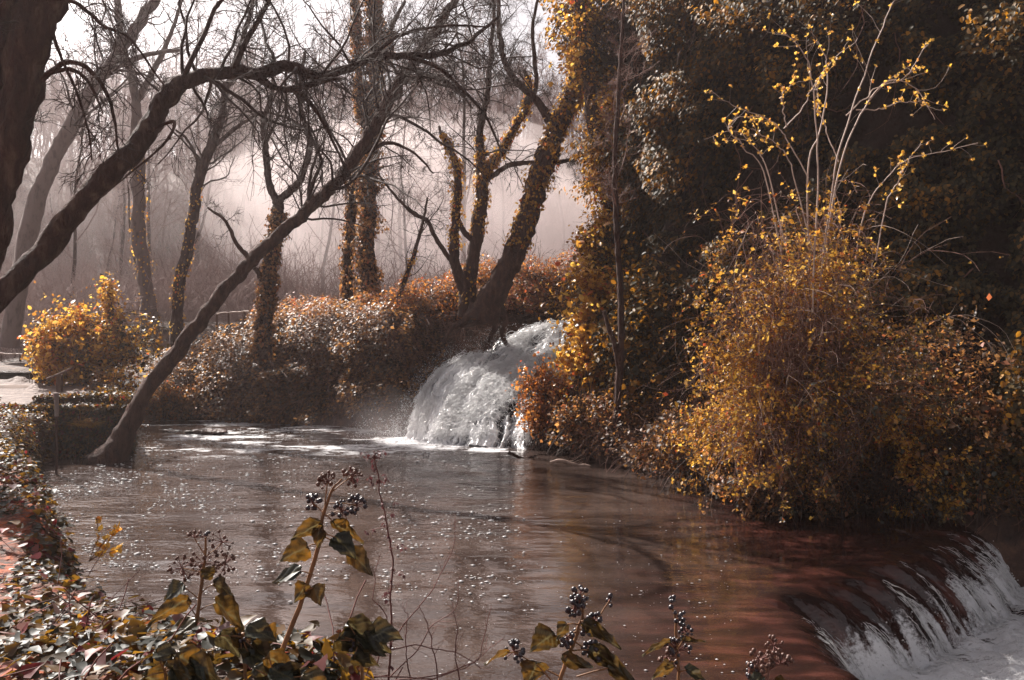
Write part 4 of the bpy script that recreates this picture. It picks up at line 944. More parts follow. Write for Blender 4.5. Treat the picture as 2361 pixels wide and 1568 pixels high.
for i, pts in enumerate(SH):
    Yb = 12.0 + .5 * math.sin(i * 2.3)
    uv = [(1574 + a / 3, b / 3) for a, b in pts]
    if i < 4: uv = [(1870 + (uv[0][0] - 1870) * .3, 720), ] + uv
    if i in (5, 8, 10): uv = [(uv[0][0] + 40, 580)] + uv
    if i in (6, 7): uv = [(uv[0][0] - 15, 600)] + uv
    P, R = spline(px(uv, Yb), np.linspace(2.3 if i < 4 else 1.6, .7, len(uv)) / FP * Yb, 40, wob=.03, seed=i)
    P[:, 1] += np.linspace(0, .5 * math.sin(i * 5.1), 40)
    tubes(g, P[None], R[None], 5)
    P2, R2 = grow(P[None], R[None], 9, .16, 45, .16, (0, 0, .08), 6, .7, .35, lo=.15, hi=.7, rmin=.003); tubes(g, P2, R2, 3)
    tips = np.concatenate([P2[:, -1], P2[::3, 3], P[16::6] ])
    for q_ in tips:
        nl = rng.integers(4, 6); dd = unit(rng.normal(size=(nl, 3)) + A([0, 0, .5]))
        leaves(gl, np.repeat(q_[None], nl, 0), np.cross(dd, rng.normal(size=(nl, 3))), np.full(nl, .046), 'diamond', Y=dd * 3, rnd=.55 + .4 * rng.random(nl), spread=.1)
g.build('stems', M['twig_pale'], t); gl.build('leaf_tufts', M['gold'], t)

# yellow shrub leaning over the left pool
ys = at(95, 905, 22.6)
bush('yellow_shrub', 'bushy yellow-orange shrub leaning over the terrace on the left', ys, at(230, 790, 22.2), (1.75, 1.1, 1.05), 200, .10, 18000, 7, 'gold', 'twig', lift=.3, zc=1.0, basespread=.12, leafr=.10, sr=.010, shape='oval', shell=.3, gap=.43, mat2='ivy_dark')
bush('yellow_shrub', 'small sprig of orange foliage reaching up left of the yellow shrub', at(110, 800, 22.4), at(112, 765, 22.4), (.35, .3, .6), 30, .075, 900, 5, 'gold', 'twig', zc=1.0, basespread=.05, leafr=.08, shape='oval')
t = mk_tree('leaning_shrub_tree', 'low twisted trunks leaning right under the yellow shrub', 22.6,
        [([(80, 915), (110, 880), (140, 845), (170, 815), (220, 780), (280, 760)], [11, 10, 9, 7, 5, 3]), ([(82, 900), (88, 870), (96, 845), (100, 800), (112, 740)], [5, 4, 4, 3, 2]),
         ([(90, 905), (150, 895), (200, 890), (260, 905), (320, 890)], [8, 7, 6, 5, 3]), ([(190, 895), (215, 850), (218, 800), (240, 760), (238, 650), (232, 630)], [5, 5, 5, 4, 3, 2])], seed=55,
        twigs=[(0, 6, .3, 50, .2, (0, 0, .05), .3, 5, 3), (2, 6, .3, 50, .2, (0, 0, .08), .3, 5, 3)])
bush('yellow_shrub', 'tall orange spike of leaves above the yellow shrub', at(255, 760, 22.2), at(248, 680, 22.2), (.22, .2, .6), 26, .07, 700, 5, 'gold', 'twig', zc=1.0, basespread=.06, leafr=.06, shape='oval')
bush('yellow_shrub', 'thin orange-leaved sapling with a dark stem between terrace and mound', at(278, 935, 20.8), at(285, 880, 20.8), (.45, .3, .4), 26, .07, 420, 4, 'gold', 'twig', zc=.3, basespread=.03, leafr=.06, shape='oval')
bush('bramble_bush', 'dark ivy clump at the end of the stone wall beside the leaning trunk', at(255, 1035, 17.9), at(245, 985, 18.1), (.5, .35, .4), 70, .06, 3800, 5, 'ivy_dark', 'twig', zc=.05, basespread=.25, leafr=.05, shape='oval')

bush('bramble_bush', 'low dull bramble clump between the terrace and the mound, behind the leaning trunk', at(395, 965, 22.8), at(395, 925, 22.8), (.9, .5, .55), 70, .07, 5000, 6, 'bramble', 'twig', zc=.1, basespread=.3, leafr=.05)
# grass tuft on the wall
p0 = at(205, 985, 17.3); n = 70
D = unit(rng.normal(size=(n, 3)) * A([.5, .4, .1]) + A([0, 0, 1])); pts = [p0 + rng.normal(size=(n, 3)) * A([.09, .03, .01])]
for _ in range(5): D = unit(D + D * A([.3, .3, -.35])); pts.append(pts[-1] + D * .07)
g = Geo(); tubes(g, np.stack(pts, 1), np.full((n, 1), .007) * np.linspace(1, .2, 6), 3)
tag(g.build('grass_tuft', M['grass']), 'small orange tuft of grass growing on the stone wall', 'grass')

# ------------------------------------------------------------------ far wood
def wood_tree(seed, h, k1=16, k2=7, k3=5, spreadf=.4):
    n = 10; z = np.linspace(0, h, n); lean = rng.normal(size=2) * .06
    P = np.stack([z * lean[0] + .15 * np.cumsum(rng.normal(size=n)) * .5, z * lean[1] + .1 * np.cumsum(rng.normal(size=n)) * .5, z], -1); P[0, :2] = 0
    R = np.linspace(.075, .015, n) * h / 9
    g = Geo(); tubes(g, P[None], R[None], 6)
    c = Geo()
    P1, R1 = grow(P[None], R[None], k1, spreadf, 42, .14, (0, 0, .10), 7, .5, .22, lo=.8, hi=4, decay=.6, rmin=.02); tubes(c, P1, R1, 4)
    P2, R2 = grow(P1, R1, k2, .5, 42, .2, (0, 0, .05), 5, .6, .15, lo=.3, hi=2, rmin=.012); tubes(c, P2, R2, 3)
    P3, R3 = grow(P2, R2, k3, .6, 42, .2, (0, 0, .0), 4, .6, .1, lo=.2, hi=1.2, rmin=.009); tubes(c, P3, R3, 3)
    return g, c
protos = [wood_tree(i, h) for i, h in enumerate((9, 10.5, 8, 11))]
# individually standing trees in the mist
spots = []
for i in range(44):
    for _ in range(50):
        y = 34 + 22 * rng.random() ** 1.1; u = rng.uniform(-80, 1420)
        x = (u - U0) / FP * y
        if all(abs(x - a) > 1.0 or abs(y - b) > 3 for a, b in spots): break
    spots.append((x, y))
pm = []
for i, (gt, gc) in enumerate(protos):
    t = thing('bare_tree', 'bare leafless tree standing in the pale mist behind the mound', 'tree', (0, 0, 0), 'bare trees standing in the mist')
    a = gt.build('trunk', M['bark'], t); b = gc.build('crown', M['forest'], t); pm.append((t, a, b))
for i, (x, y) in enumerate(spots):
    if i < 4: t = pm[i][0]
    else:
        src = pm[i % 4]; t = src[0].copy(); COL.objects.link(t)
        for ch in src[1:]:
            c_ = ch.copy(); COL.objects.link(c_); c_.parent = t
    t.location = (x, y, float(ground_z(A([x]), A([y]))[0]) - .1); t.rotation_euler = (0, 0, rng.random() * 6.28)
    s_ = .8 + .45 * rng.random(); t.scale = (s_, s_, s_)
# the wooded hillside reads as one mass
wt = [wood_tree(20 + i, h, 12, 6, 4) for i, h in enumerate((5.5, 6.5, 7.5))]
cooked = [(np.concatenate(a.V + b.V), np.concatenate([q for q in a.Q] + [q + a.n for q in b.Q])) for a, b in wt]
g = Geo()
for i in range(520):
    y = 44 + 46 * rng.random() ** .9; x = (rng.uniform(-250, 1560) - U0) / FP * y
    V, Q = cooked[i % 3]; a = rng.random() * 6.28; s_ = .75 + .5 * rng.random()
    c_, s2 = math.cos(a) * s_, math.sin(a) * s_
    Vn = np.stack([V[:, 0] * c_ - V[:, 1] * s2 + x, V[:, 0] * s2 + V[:, 1] * c_ + y, V[:, 2] * s_ + float(ground_z(A([x]), A([y]))[0]) - .2], -1)
    g.add(Vn, quads=Q, rq=np.zeros(len(Q)))
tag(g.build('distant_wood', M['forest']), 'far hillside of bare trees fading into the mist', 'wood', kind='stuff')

# undergrowth thicket at the foot of the far wood
n = 22000; y = 28 + 30 * rng.random(n) ** 1.1; x = (rng.uniform(-60, 1350, n) - U0) / FP * y
P0 = np.stack([x, y, ground_z(x, y)], -1); D = unit(rng.normal(size=(n, 3)) * .45 + A([0, 0, 1])); pts = [P0]
L = (.08 + .42 * rng.random(n) ** 2)[:, None] * (.6 + .9 * fbm(x * .3, y * .3, 0, 140, 2))[:, None]
for _ in range(6): D = unit(D + rng.normal(size=D.shape) * .25); pts.append(pts[-1] + D * L)
P = np.stack(pts, 1); R = np.full((n, 7), .008)
g = Geo(); tubes(g, P, R, 3); P2, R2 = grow(P, R, 2, .5, 50, .2, (0, 0, 0), 5, .8, .3, rmin=.006); tubes(g, P2, R2, 3)
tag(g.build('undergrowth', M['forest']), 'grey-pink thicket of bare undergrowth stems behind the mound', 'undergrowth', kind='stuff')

# ------------------------------------------------------------------ far tower, signs, rails
t = thing('stone_tower', 'hazy square stone tower ruin on the skyline among the far trees', 'tower', at(522, 430, 78))
g = Geo(); c_ = at(522, 360, 78); wd = 82 / FP * 78
box(g, (c_[0], c_[1], (at(0, 280, 78)[2] + 10) / 2), (wd, wd, at(0, 280, 78)[2] - 10))
a = g.build('wall', M['tower'], t, smooth=False)
g = Geo()
for k in range(5): box(g, (c_[0] - wd * .42 + k * wd * .21, c_[1] - wd * .44, at(0, 276, 78)[2] + .12), (wd * .12, .4, .5 + .3 * (k % 2)))
g.build('battlement', M['tower'], t, smooth=False)
g = Geo(); box(g, (c_[0] + .3, c_[1] - wd / 2 - .02, at(0, 320, 78)[2]), (.5, .1, 1.1)); g.build('window', M['rock_dark'], t, smooth=False)

t = thing('notice_board', 'pair of small pale notice panels in the mist behind the mound', 'sign', at(681, 720, 33))
for du in (-6, 6):
    p = at(675 + du, 690, 33); g = Geo(); box(g, p, (.13, .02, .2)); g.build('panel', M['sign'], t, smooth=False)
    g = Geo(); box(g, (p[0], p[1] + .03, p[2] - .35), (.03, .03, .75)); g.build('post', M['wood_post'], t, smooth=False)

def rail(label, a, b, Y0, Y1, n):
    t = thing('handrail', label, 'railing', at(*a, Y0))
    W = A([at(a[0] + (b[0] - a[0]) * f, a[1] + (b[1] - a[1]) * f, Y0 + (Y1 - Y0) * f) for f in np.linspace(0, 1, 12)])
    W[:, 2] += .01 * rng.normal(size=12)
    g = Geo(); tubes(g, W[None], np.full((1, 12), .028), 8); g.build('rail', M['twig_pale'], t)
    for f in np.linspace(0.03, .97, n):
        p = W[int(f * 11)]; g = Geo(); tubes(g, A([[p - A([0, 0, 1.0]), p - A([0, 0, .5]), p + A([0, 0, .02])]]), A([[.035, .033, .03]]), 8); g.build('post', M['wood_post'], t)
rail('weathered handrail running behind the crest of the mound, just left of the ivy-wrapped Y tree', (500, 724), (600, 715), 27, 26.5, 4)
rail('short pale handrail right of the ivy-wrapped Y tree, behind the mound', (628, 708), (700, 716), 27, 27.5, 3)
rail('faint handrail by the upper pool at the far left', (-30, 815), (90, 818), 27.5, 27, 4)

# post with a rail stub on the terrace, and the thin rod before it
t = thing('handrail_post', 'brown wooden post with a sloping rail stub on the stone terrace', 'post', at(137, 930, 20.5))
g = Geo(); a, b = at(137, 935, 20.5), at(138, 864, 20.5); box(g, (a + b) / 2, (.11, .11, b[2] - a[2])); g.build('post', M['wood_post'], t, smooth=False)
g = Geo(); W = A([at(108, 874, 20.4), at(138, 862, 20.35), at(168, 848, 20.3)]); tubes(g, W[None], np.full((1, 3), .03), 8); g.build('rail', M['wood_post'], t)
g = Geo(); W, R = spline(px([(130, 1095), (131, 1040), (130, 980), (131, 925)], 15.6), [.022, .022, .022, .022], 16); tubes(g, W[None], R[None], 8)
W = px([(131, 950), (130, 905)], 15.6); 
t = thing('metal_rod', 'thin rusty rod with a thick grey top standing in the ivy before the stone wall', 'rod', at(130, 1095, 15.6))
g.build('rod', M['metal_rod'], t)
g = Geo(); W = A([at(131, 960, 15.58), at(130.5, 930, 15.58), at(130, 906, 15.58)]); tubes(g, W[None], A([[.036, .038, .036]]), 10); g.build('sleeve', M['tower'], t)

def rock(name, label, c, r, mat='stone', parent=None):
    n1, n2 = 24, 14; th, ph = np.meshgrid(np.linspace(0, 2 * np.pi, n1, endpoint=False), np.linspace(.02, np.pi - .02, n2))
    v = np.stack([np.sin(ph) * np.cos(th), np.sin(ph) * np.sin(th), np.cos(ph)], -1)
    s_ = .7 + .6 * fbm(v[..., 0] * 1.5 + c[0], v[..., 1] * 1.5 + 7, v[..., 2] * 1.5 + 3, 150, 3)
    V = A(c) + v * A(r) * s_[..., None]
    i = np.arange(n2 - 1)[:, None] * n1; j = np.arange(n1)[None]
    q = np.stack([i + j, i + (j + 1) % n1, i + n1 + (j + 1) % n1, i + n1 + j], -1).reshape(-1, 4)
    return tag(Geo().add(V, quads=q[:, ::-1]).build(name, M[mat]), label, 'rock')
rock('rock', 'brown boulder at the foot of the terrace post', at(148, 932, 19.8), (.2, .16, .16), 'wood_post')
rock('rock', 'broad low brown rock at the far left end of the terrace', at(20, 905, 21.5), (.8, .5, .18), 'wood_post')
rock('rock', 'dark wet rock breaking the water below the end of the wall', at(475, 995, 20.6), (.5, .3, .07), 'rock')

# drift log and branches by the right bank
def log(name, label, pp, rr_, Yd, mat, twn=8):
    W = px(pp, Yd); t = thing(name, label, 'driftwood', W[0]); P, R = spline(W, A(rr_) / FP * Yd, 24, .02, 3)
    g = Geo(); tubes(g, P[None], R[None], 8, knob=.2); g.build('log', M[mat], t)
    g = Geo(); P2, R2 = grow(P[None], R[None], twn, .3, 50, .2, (0, 0, .02), 6, .5, .3, rmin=.004); tubes(g, P2, R2, 4); g.build('twigs', M[mat], t)
log('driftwood', 'pale bleached branch lying at the waterline of the right bank', [(1268, 1066), (1290, 1062), (1320, 1068), (1350, 1074), (1390, 1080)], [3, 4, 3, 3, 2], 16.5, 'twig_pale')
log('driftwood', 'dark broken branch poking up from the shallow water near the falls', [(1172, 1042), (1190, 1052), (1215, 1056), (1240, 1050)], [4, 4, 3, 2], 17.3, 'bark')
log('driftwood', 'thin dark twigs trailing at the edge of the lower cascade', [(2050, 1218), (2085, 1228), (2110, 1240), (2150, 1262)], [2, 3, 2, 1], 11.4, 'bark', 14)

# ------------------------------------------------------------------ foreground ivy sprigs
def sphere_cloud(geo, P, r):
    n1, n2 = 8, 5; th, ph = np.meshgrid(np.arange(n1) / n1 * 2 * np.pi, np.linspace(.05, np.pi - .05, n2))
    v = np.stack([np.sin(ph) * np.cos(th), np.sin(ph) * np.sin(th), np.cos(ph)], -1).reshape(-1, 3)
    i = np.arange(n2 - 1)[:, None] * n1; j = np.arange(n1)[None]
    q = np.stack([i + j, i + n1 + j, i + n1 + (j + 1) % n1, i + (j + 1) % n1], -1).reshape(-1, 4)
    n = len(P); r = np.broadcast_to(r, (n,))
    geo.add((P[:, None] + v[None] * r[:, None, None]).reshape(-1, 3), quads=(q[None] + (np.arange(n) * len(v))[:, None, None]).reshape(-1, 4))

def big_leaf(t, base, tip, w_, tilt, fold=.25, rnd_=.5, curl=.15):
    """lobed ivy leaf from base to tip (world), w_ = half width, tilt = face direction"""
    base = A(base, float); tip = A(tip, float); Lv = tip - base; L = np.linalg.norm(Lv); y = Lv / L
    nn = unit(A(tilt, float) - y * np.dot(tilt, y)); x = np.cross(y, nn)
    prof = [(0, 0), (-.10, .35), (.02, .75), (.14, 1.0), (.30, .92), (.42, .78), (.55, .66), (.70, .46), (.85, .22), (1.0, 0)]
    us0 = A([p[0] for p in prof]); ws0 = A([p[1] for p in prof]); us = np.linspace(0, 1, 26)
    pu = np.linspace(0, 1, len(prof)); ub = np.interp(us, pu, us0); ws = np.interp(us, pu, ws0); us = ub
    m = 17; V = []; vn = []; ph = rng.random(4) * 6; bend = rng.normal() * .12
    for i, (a_, b_) in enumerate(zip(us, ws)):
        for k in np.linspace(-1, 1, m):
            ed = 1 + .06 * math.sin(i * 1.3 + ph[0] + (k > 0)) * abs(k)
            zz = fold * abs(k) * b_ * w_ - curl * L * a_ * a_ + .035 * L * math.sin(a_ * 8 + k * 3 + ph[1]) + .02 * L * math.sin(a_ * 17 + k * 7 + ph[2])
            V.append(base + y * a_ * L + x * (k * b_ * w_ * ed + bend * L * a_ * a_) + nn * zz)
            side = (a_ - .55 * abs(k) * b_) * 5.2 + ph[3]
            vn.append(max(math.exp(-(k * b_ / .05) ** 2), .8 * math.exp(-((side - round(side)) / .09) ** 2) * (1 - .5 * abs(k))))
    q = [(i * m + j, i * m + j + 1, (i + 1) * m + j + 1, (i + 1) * m + j) for i in range(25) for j in range(m - 1)]
    g = Geo().add(A(V), quads=q, rq=np.full(len(q), rnd_)); g.build('leaf', M['ivy_big'], t, vatt={'vein': A(vn)})

def umbel(t, c, r, n, mat, br=.006, up=(0, 0, 1)):
    c = A(c, float); v = unit(rng.normal(size=(n, 3)) + A(up) * .35); P = c + v * (r * (.8 + .3 * rng.random(n)))[:, None]
    g = Geo(); mid = (P + c) / 2 + rng.normal(size=P.shape) * r * .05
    tubes(g, np.stack([np.repeat(c[None], n, 0), mid, P], 1), np.full((n, 3), .0012), 4)
    o = g.build('berry_cluster', M['dry_stem'], t); o['org'] = list(t['org'])
    g = Geo(); sphere_cloud(g, P, br * (.6 + .6 * rng.random(n))); g.build('berries', M[mat], o)

def sprig(label, Yd, stem, rad, lv, ub, stemmat='stem_brown'):
    W = px(stem, Yd); t = thing('ivy_sprig', label, 'ivy', W[0])
    P, R = spline(W, A(rad) / FP * Yd, 40, .004, 2); g = Geo(); tubes(g, P[None], R[None], 8, knob=.12)
    for (bu, bv, tu, tv, wd, fc, r_, nu, nv) in lv:     # petiole from (nu,nv) on the stem to leaf base
        a, b = at(nu, nv, Yd), at(bu, bv, Yd - .02)
        tubes(g, A([[a, (a + b) / 2 + A([0, -.01, .006]), b]]), A([[.0022, .0018, .0016]]), 5)
    for (cu, cv, r_, n_, m_, nu, nv) in ub:
        a, b = at(nu, nv, Yd), at(cu, cv, Yd)
        tubes(g, A([[a, (a + b) / 2 + rng.normal(size=3) * .004, b]]), A([[.002, .0018, .0015]]), 5)
    g.build('stem', M[stemmat], t)
    for (bu, bv, tu, tv, wd, fc, r_, nu, nv) in lv:
        dy = .03 * math.sin(bu + bv)
        big_leaf(t, at(bu, bv, Yd - .02), at(tu, tv, Yd - .02 + dy), wd / FP * Yd, fc, rnd_=r_)
    for (cu, cv, r_, n_, m_, nu, nv) in ub: umbel(t, at(cu, cv, Yd), r_ / FP * Yd, n_, m_)
    return t

BK = (0.05, 1, .15)   # blade faces away: seen lit through
UPF = (0, -.55, .9)
sprig('tall ivy sprig with drooping heart-shaped leaves and berry heads, centre foreground', 2.3,
      [(600, 1640), (650, 1500), (690, 1400), (720, 1310), (738, 1240), (748, 1180), (765, 1130), (790, 1105)], [7, 6, 5.5, 5, 4.5, 4, 3, 2],
      [(735, 1210, 668, 1238, 26, (.1, 1, .5), .7, 740, 1200), (705, 1262, 645, 1290, 32, (.2, 1, .2), .8, 735, 1255), (770, 1205, 836, 1250, 22, (.1, 1, .5), .8, 748, 1185),
       (775, 1240, 822, 1285, 30, UPF, .1, 742, 1230), (808, 1270, 862, 1330, 26, (-.4, 1, .3), .9, 742, 1235), (688, 1318, 618, 1345, 26, UPF, .1, 722, 1325),
       (722, 1355, 745, 1395, 26, (0, 1, .2), .9, 700, 1370), (705, 1350, 680, 1385, 24, (.1, 1, .2), .8, 700, 1365), (735, 1222, 728, 1262, 20, (0, 1, .1), .7, 742, 1215)],
      [(755, 1112, 22, 16, 'berry_brown', 748, 1175), (812, 1098, 22, 18, 'berry_brown', 765, 1135), (722, 1160, 20, 18, 'berry_black', 748, 1190), (790, 1180, 26, 20, 'berry_black', 750, 1190), (822, 1165, 20, 14, 'berry_black', 760, 1160)])
sprig('ivy sprig with a wide open head of brown berries, left foreground', 2.9,
      [(430, 1620), (440, 1500), (455, 1420), (465, 1340), (472, 1290), (475, 1240)], [5, 5, 4.5, 4, 3, 2],
      [(430, 1385, 335, 1425, 26, (.1, 1, .35), .9, 452, 1420), (470, 1330, 500, 1305, 18, (0, 1, .2), .7, 465, 1345), (420, 1350, 375, 1385, 26, UPF, .2, 458, 1380), (495, 1345, 540, 1375, 24, (0, 1, .3), .6, 462, 1370),
       (500, 1390, 580, 1445, 40, (.1, 1, .4), .7, 455, 1410), (445, 1440, 360, 1470, 26, UPF, .6, 448, 1450)],
      [(448, 1240, 18, 10, 'berry_brown', 473, 1280), (475, 1238, 14, 8, 'berry_black', 474, 1270), (512, 1250, 26, 12, 'berry_brown', 472, 1285), (420, 1310, 30, 22, 'berry_brown', 468, 1320), (520, 1300, 28, 26, 'berry_brown', 468, 1320), (470, 1300, 34, 20, 'berry_brown', 468, 1330)])
sprig('ivy sprig with black berry clusters and olive leaves, bottom centre-right', 2.1,
      [(1255, 1660), (1290, 1570), (1312, 1510), (1330, 1460), (1342, 1420), (1345, 1395)], [5, 5, 4.5, 4, 3, 2],
      [(1272, 1462, 1225, 1500, 36, (.1, 1, .1), .6, 1320, 1490), (1350, 1440, 1430, 1490, 22, (-.1, 1, .5), .6, 1338, 1430), (1300, 1520, 1370, 1545, 24, (0, 1, .3), .8, 1315, 1500), (1365, 1500, 1460, 1560, 28, (0, 1, .5), .5, 1318, 1500),
       (1305, 1440, 1280, 1475, 18, (0, 1, .2), .7, 1335, 1440), (1170, 1505, 1115, 1520, 14, (0, 1, .6), .9, 1200, 1508), (1235, 1530, 1225, 1580, 34, (0, 1, .1), .7, 1280, 1580), (1405, 1540, 1470, 1575, 24, (0, 1, .3), .6, 1330, 1560)],
      [(1335, 1375, 22, 22, 'berry_black', 1345, 1400), (1325, 1400, 20, 22, 'berry_black', 1342, 1410), (1372, 1432, 18, 18, 'berry_black', 1342, 1425), (1405, 1385, 12, 5, 'berry_black', 1380, 1425), (1310, 1468, 24, 24, 'berry_black', 1330, 1455),
       (1185, 1502, 24, 22, 'berry_black', 1290, 1560), (1365, 1500, 22, 20, 'berry_black', 1325, 1480), (1360, 1460, 18, 14, 'berry_black', 1335, 1450)])
sprig('small ivy sprig with dark berries at the bottom, right of the black-berried one', 2.2,
      [(1560, 1660), (1565, 1560), (1562, 1500), (1558, 1440), (1550, 1395)], [4, 4, 3.5, 3, 2],
      [(1540, 1480, 1475, 1505, 14, (0, 1, .6), .7, 1560, 1510), (1550, 1535, 1500, 1560, 22, (0, 1, .4), .8, 1565, 1550), (1585, 1545, 1640, 1570, 20, UPF, .2, 1565, 1550), (1575, 1475, 1620, 1480, 10, (0, 1, .6), .9, 1560, 1500)],
      [(1548, 1388, 12, 7, 'berry_black', 1552, 1400), (1565, 1425, 16, 10, 'berry_black', 1558, 1440), (1582, 1460, 18, 12, 'berry_black', 1560, 1475), (1560, 1500, 30, 24, 'berry_black', 1562, 1510), (1540, 1515, 20, 14, 'berry_brown', 1562, 1520)])
sprig('sparse ivy sprig with pale withered berry heads at the bottom right', 2.3,
      [(1760, 1660), (1765, 1590), (1772, 1540), (1780, 1500)], [4, 4, 3, 2],
      [(1755, 1560, 1720, 1590, 18, UPF, .2, 1768, 1570), (1790, 1570, 1830, 1590, 18, (0, 1, .4), .8, 1768, 1580)],
      [(1785, 1490, 20, 14, 'berry_brown', 1776, 1520), (1750, 1520, 26, 20, 'berry_brown', 1772, 1540), (1800, 1530, 24, 18, 'berry_brown', 1772, 1545), (1728, 1545, 16, 10, 'berry_black', 1768, 1560)], 'twig_red')
for k, (u, v, Yd, lab) in enumerate([(560, 1440, 2.4, 'broad ivy leaves on a short stem at the bottom left of the tall sprig'), (830, 1450, 2.5, 'ivy stem with large dark leaves right of the tall sprig base'), (640, 1540, 2.0, 'ivy stem with dim olive leaves at the bottom edge, under the tall sprig'),
                                     (380, 1520, 2.4, 'ivy stem with large leaves at the bottom edge, left of centre')]):
    lv = []
    for i in range(9):
        a = rng.uniform(-2.8, -.2); bu, bv = u + rng.normal() * 30, v + 20 + rng.normal() * 22; L = rng.uniform(48, 80)
        lv.append((bu, bv, bu + L * math.cos(a + 1.57) * 1.1, bv + L * (.25 + .5 * rng.random()), L * .5, UPF if rng.random() < .45 else (rng.normal() * .3, 1, .3), rng.random(), u, v + 30))
    sprig(lab, Yd, [(u + 10, v + 180), (u + 4, v + 90), (u, v + 20)], [4, 4, 3], lv, [(u + rng.normal() * 20, v + 35, 18, 16, 'berry_black', u, v + 40)])

# dry weed stalk with curled leaves, and bare twigs
t = thing('dry_weed', 'tall thin reddish dried weed stalk with curled leaves in front of the pool', 'weed', at(900, 1560, 3.0))
P, R = spline(px([(895, 1580), (903, 1450), (900, 1370), (905, 1300), (895, 1230), (882, 1160), (870, 1090), (863, 1050)], 3.0), A([2.6, 2.4, 2.2, 2.1, 2, 1.8, 1.6, 1.5]) / FP * 3.0, 60, .006, 4)
g = Geo(); tubes(g, P[None], R[None], 6); P2, R2 = grow(P[None], R[None], 14, .12, 55, .2, (0, 0, .0), 6, .6, .2, rmin=.0008, lo=.04, hi=.22); tubes(g, P2, R2, 4); g.build('stalk', M['dry_stem'], t)
g = Geo(); c_ = np.concatenate([P2[:, -1], P2[:, 3], P[::3]]); c_ = c_[rng.random(len(c_)) < .75]
for _ in range(4): leaves(g, c_ + rng.normal(size=c_.shape) * .004, rng.normal(size=c_.shape), np.full(len(c_), .016), 'diamond', Y=A([0, 0, -2.0]), rnd=.0 + .4 * rng.random(len(c_)))
sphere_cloud(g, P[-1] + rng.normal(size=(16, 3)) * A([.006, .006, .012]), .004); g.build('dried_leaves', M['dead'], t)
t = thing('bare_twigs', 'spray of bare arching twigs rising from the bank edge over the pool', 'twigs', at(960, 1580, 3.1))
g = Geo()
for pts in ([(905, 1480), (930, 1440), (975, 1390), (1010, 1330), (1040, 1270), (1050, 1190)], [(900, 1560), (960, 1500), (1000, 1440), (1050, 1400), (1060, 1330)], [(1060, 1570), (1050, 1490), (1055, 1440), (1045, 1390)],
            [(950, 1580), (935, 1500), (940, 1430), (925, 1400)], [(960, 1580), (1050, 1545), (1100, 1520), (1125, 1450), (1130, 1400)], [(880, 1500), (980, 1490), (1060, 1510), (1110, 1540)], [(1010, 1580), (1000, 1500), (985, 1440), (965, 1400)],
            [(860, 1560), (1000, 1560), (1090, 1530), (1160, 1470)], [(870, 1530), (890, 1430), (860, 1370), (878, 1280)]):
    P, R = spline(px(pts, 3.0 + .1 * rng.normal()), np.linspace(1.7, .7, len(pts)) / FP * 3, 24, .008, int(pts[0][0])); tubes(g, P[None], R[None], 5)
    P2, R2 = grow(P[None], R[None], 5, .25, 40, .15, (0, 0, .05), 6, .7, .2, rmin=.0008, lo=.03, hi=.3); tubes(g, P2, R2, 4)
g.build('twigs', M['dry_stem'], t)

# yellow leafed plant at the edge of the bank
t = thing('yellow_plant', 'small bright yellow plant at the edge of the left bank', 'plant', at(215, 1290, 5.6))
g = Geo(); gl = Geo()
for pts in ([(205, 1295), (218, 1260), (228, 1235), (222, 1195)], [(205, 1295), (240, 1250), (270, 1215)], [(205, 1295), (235, 1270), (262, 1230)], [(205, 1295), (230, 1280), (275, 1265)]):
    P, R = spline(px(pts, 5.6), np.full(len(pts), .003), 14); tubes(g, P[None], R[None], 4)
    q_ = P[[5, 8, 10, 12, 13]]
    for c_ in q_:
        dd = unit(rng.normal(size=(4, 3)) + A([.3, 0, .3])); leaves(gl, np.repeat(c_[None], 4, 0), np.cross(dd, rng.normal(size=(4, 3))), np.full(4, .038), 'oval', Y=dd * 3, rnd=.7 + .25 * rng.random(4), spread=.1)
g.build('stems', M['stem_brown'], t); gl.build('leaves', M['gold'], t)

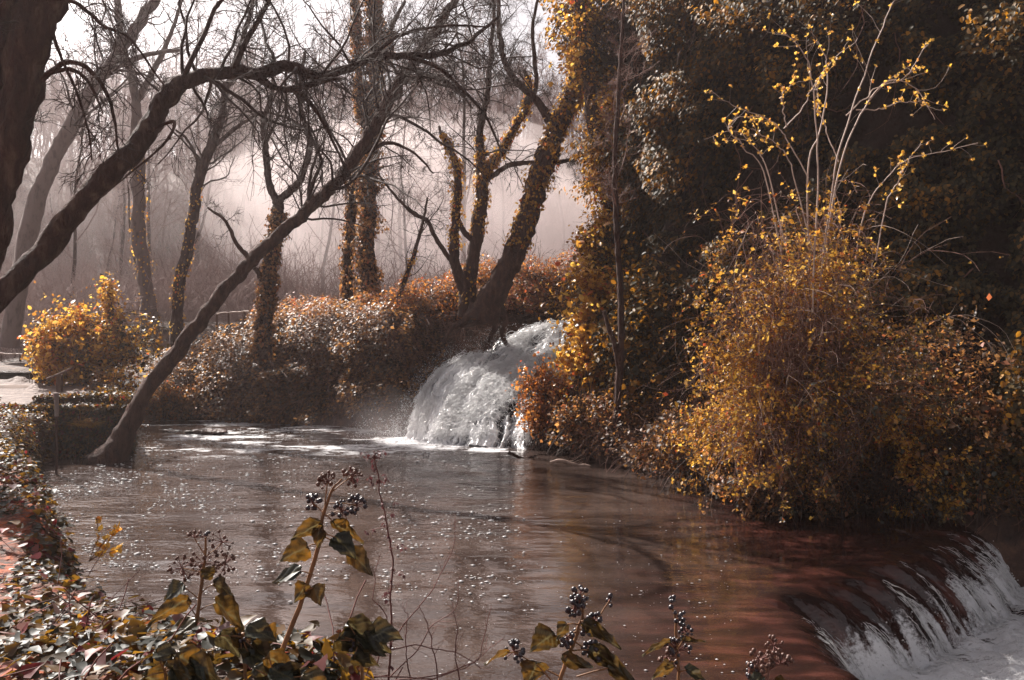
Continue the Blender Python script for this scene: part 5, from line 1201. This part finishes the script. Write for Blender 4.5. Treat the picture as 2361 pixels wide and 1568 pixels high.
# ------------------------------------------------------------------ haze and mist
def vol_mat(name, col, dens, aniso):
    m, n, l = newmat(name); v = n.new("ShaderNodeVolumePrincipled"); v.inputs['Color'].default_value = (*col, 1)
    v.inputs['Density'].default_value = dens; v.inputs['Anisotropy'].default_value = aniso
    o = n.new("ShaderNodeOutputMaterial"); l.new(v.outputs[0], o.inputs['Volume']); return m
g = Geo(); box(g, (0, 130, 11), (316, 320, 26)); hz = g.build('haze', vol_mat('haze_air', (1, .87, .86), .0007, .5), smooth=False)
tag(hz, 'thin pale haze filling the valley', 'haze', kind='stuff')
def puff(label, c, r, dens):
    n1, n2 = 48, 26; th, ph = np.meshgrid(np.arange(n1) / n1 * 2 * np.pi, np.linspace(.03, np.pi - .03, n2))
    v = np.stack([np.sin(ph) * np.cos(th), np.sin(ph) * np.sin(th), np.cos(ph)], -1)
    s_ = .65 + .7 * fbm(v[..., 0] * 1.8 + c[0], v[..., 1] * 1.8 + 9, v[..., 2] * 1.8 + c[2], 160, 3)
    V = A(c) + v * A(r) * s_[..., None]; i = np.arange(n2 - 1)[:, None] * n1; j = np.arange(n1)[None]
    q = np.stack([i + j, i + n1 + j, i + n1 + (j + 1) % n1, i + (j + 1) % n1], -1).reshape(-1, 4)
    g = Geo().add(V, quads=q)
    for e, row in ((0, 0), (1, n2 - 1)):
        ring = V[row]; cc = ring.mean(0); tr = [(m_, (m_ + 1) % n1, n1) if e else ((m_ + 1) % n1, m_, n1) for m_ in range(n1)]
        g.add(np.concatenate([ring, cc[None]]), tris=tr)
    tag(g.build('mist', vol_mat('mist_vapour', (1, .91, .905), dens, .5)), label, 'mist', kind='stuff')
puff('bright steam rising behind the crest of the mound', at(950, 510, 37), (8.5, 4.5, 5.0), .11)
puff('lower bank of steam behind the waterfall trees', at(1220, 560, 33), (4.5, 3.0, 2.8), .13)
for k_, q_ in enumerate((1.0, .78, .58, .4)): puff('soft pale spray at the foot of the waterfall' if k_ == 0 else 'denser core of the spray at the foot of the waterfall', (-2.7 - .1 * k_, 19.3, .1), (1.9 * q_, .7 * q_, 1.1 * q_), .045)
puff('broad pale mist drifting before the far wood', at(600, 480, 44), (14, 7, 7), .010)

finish()
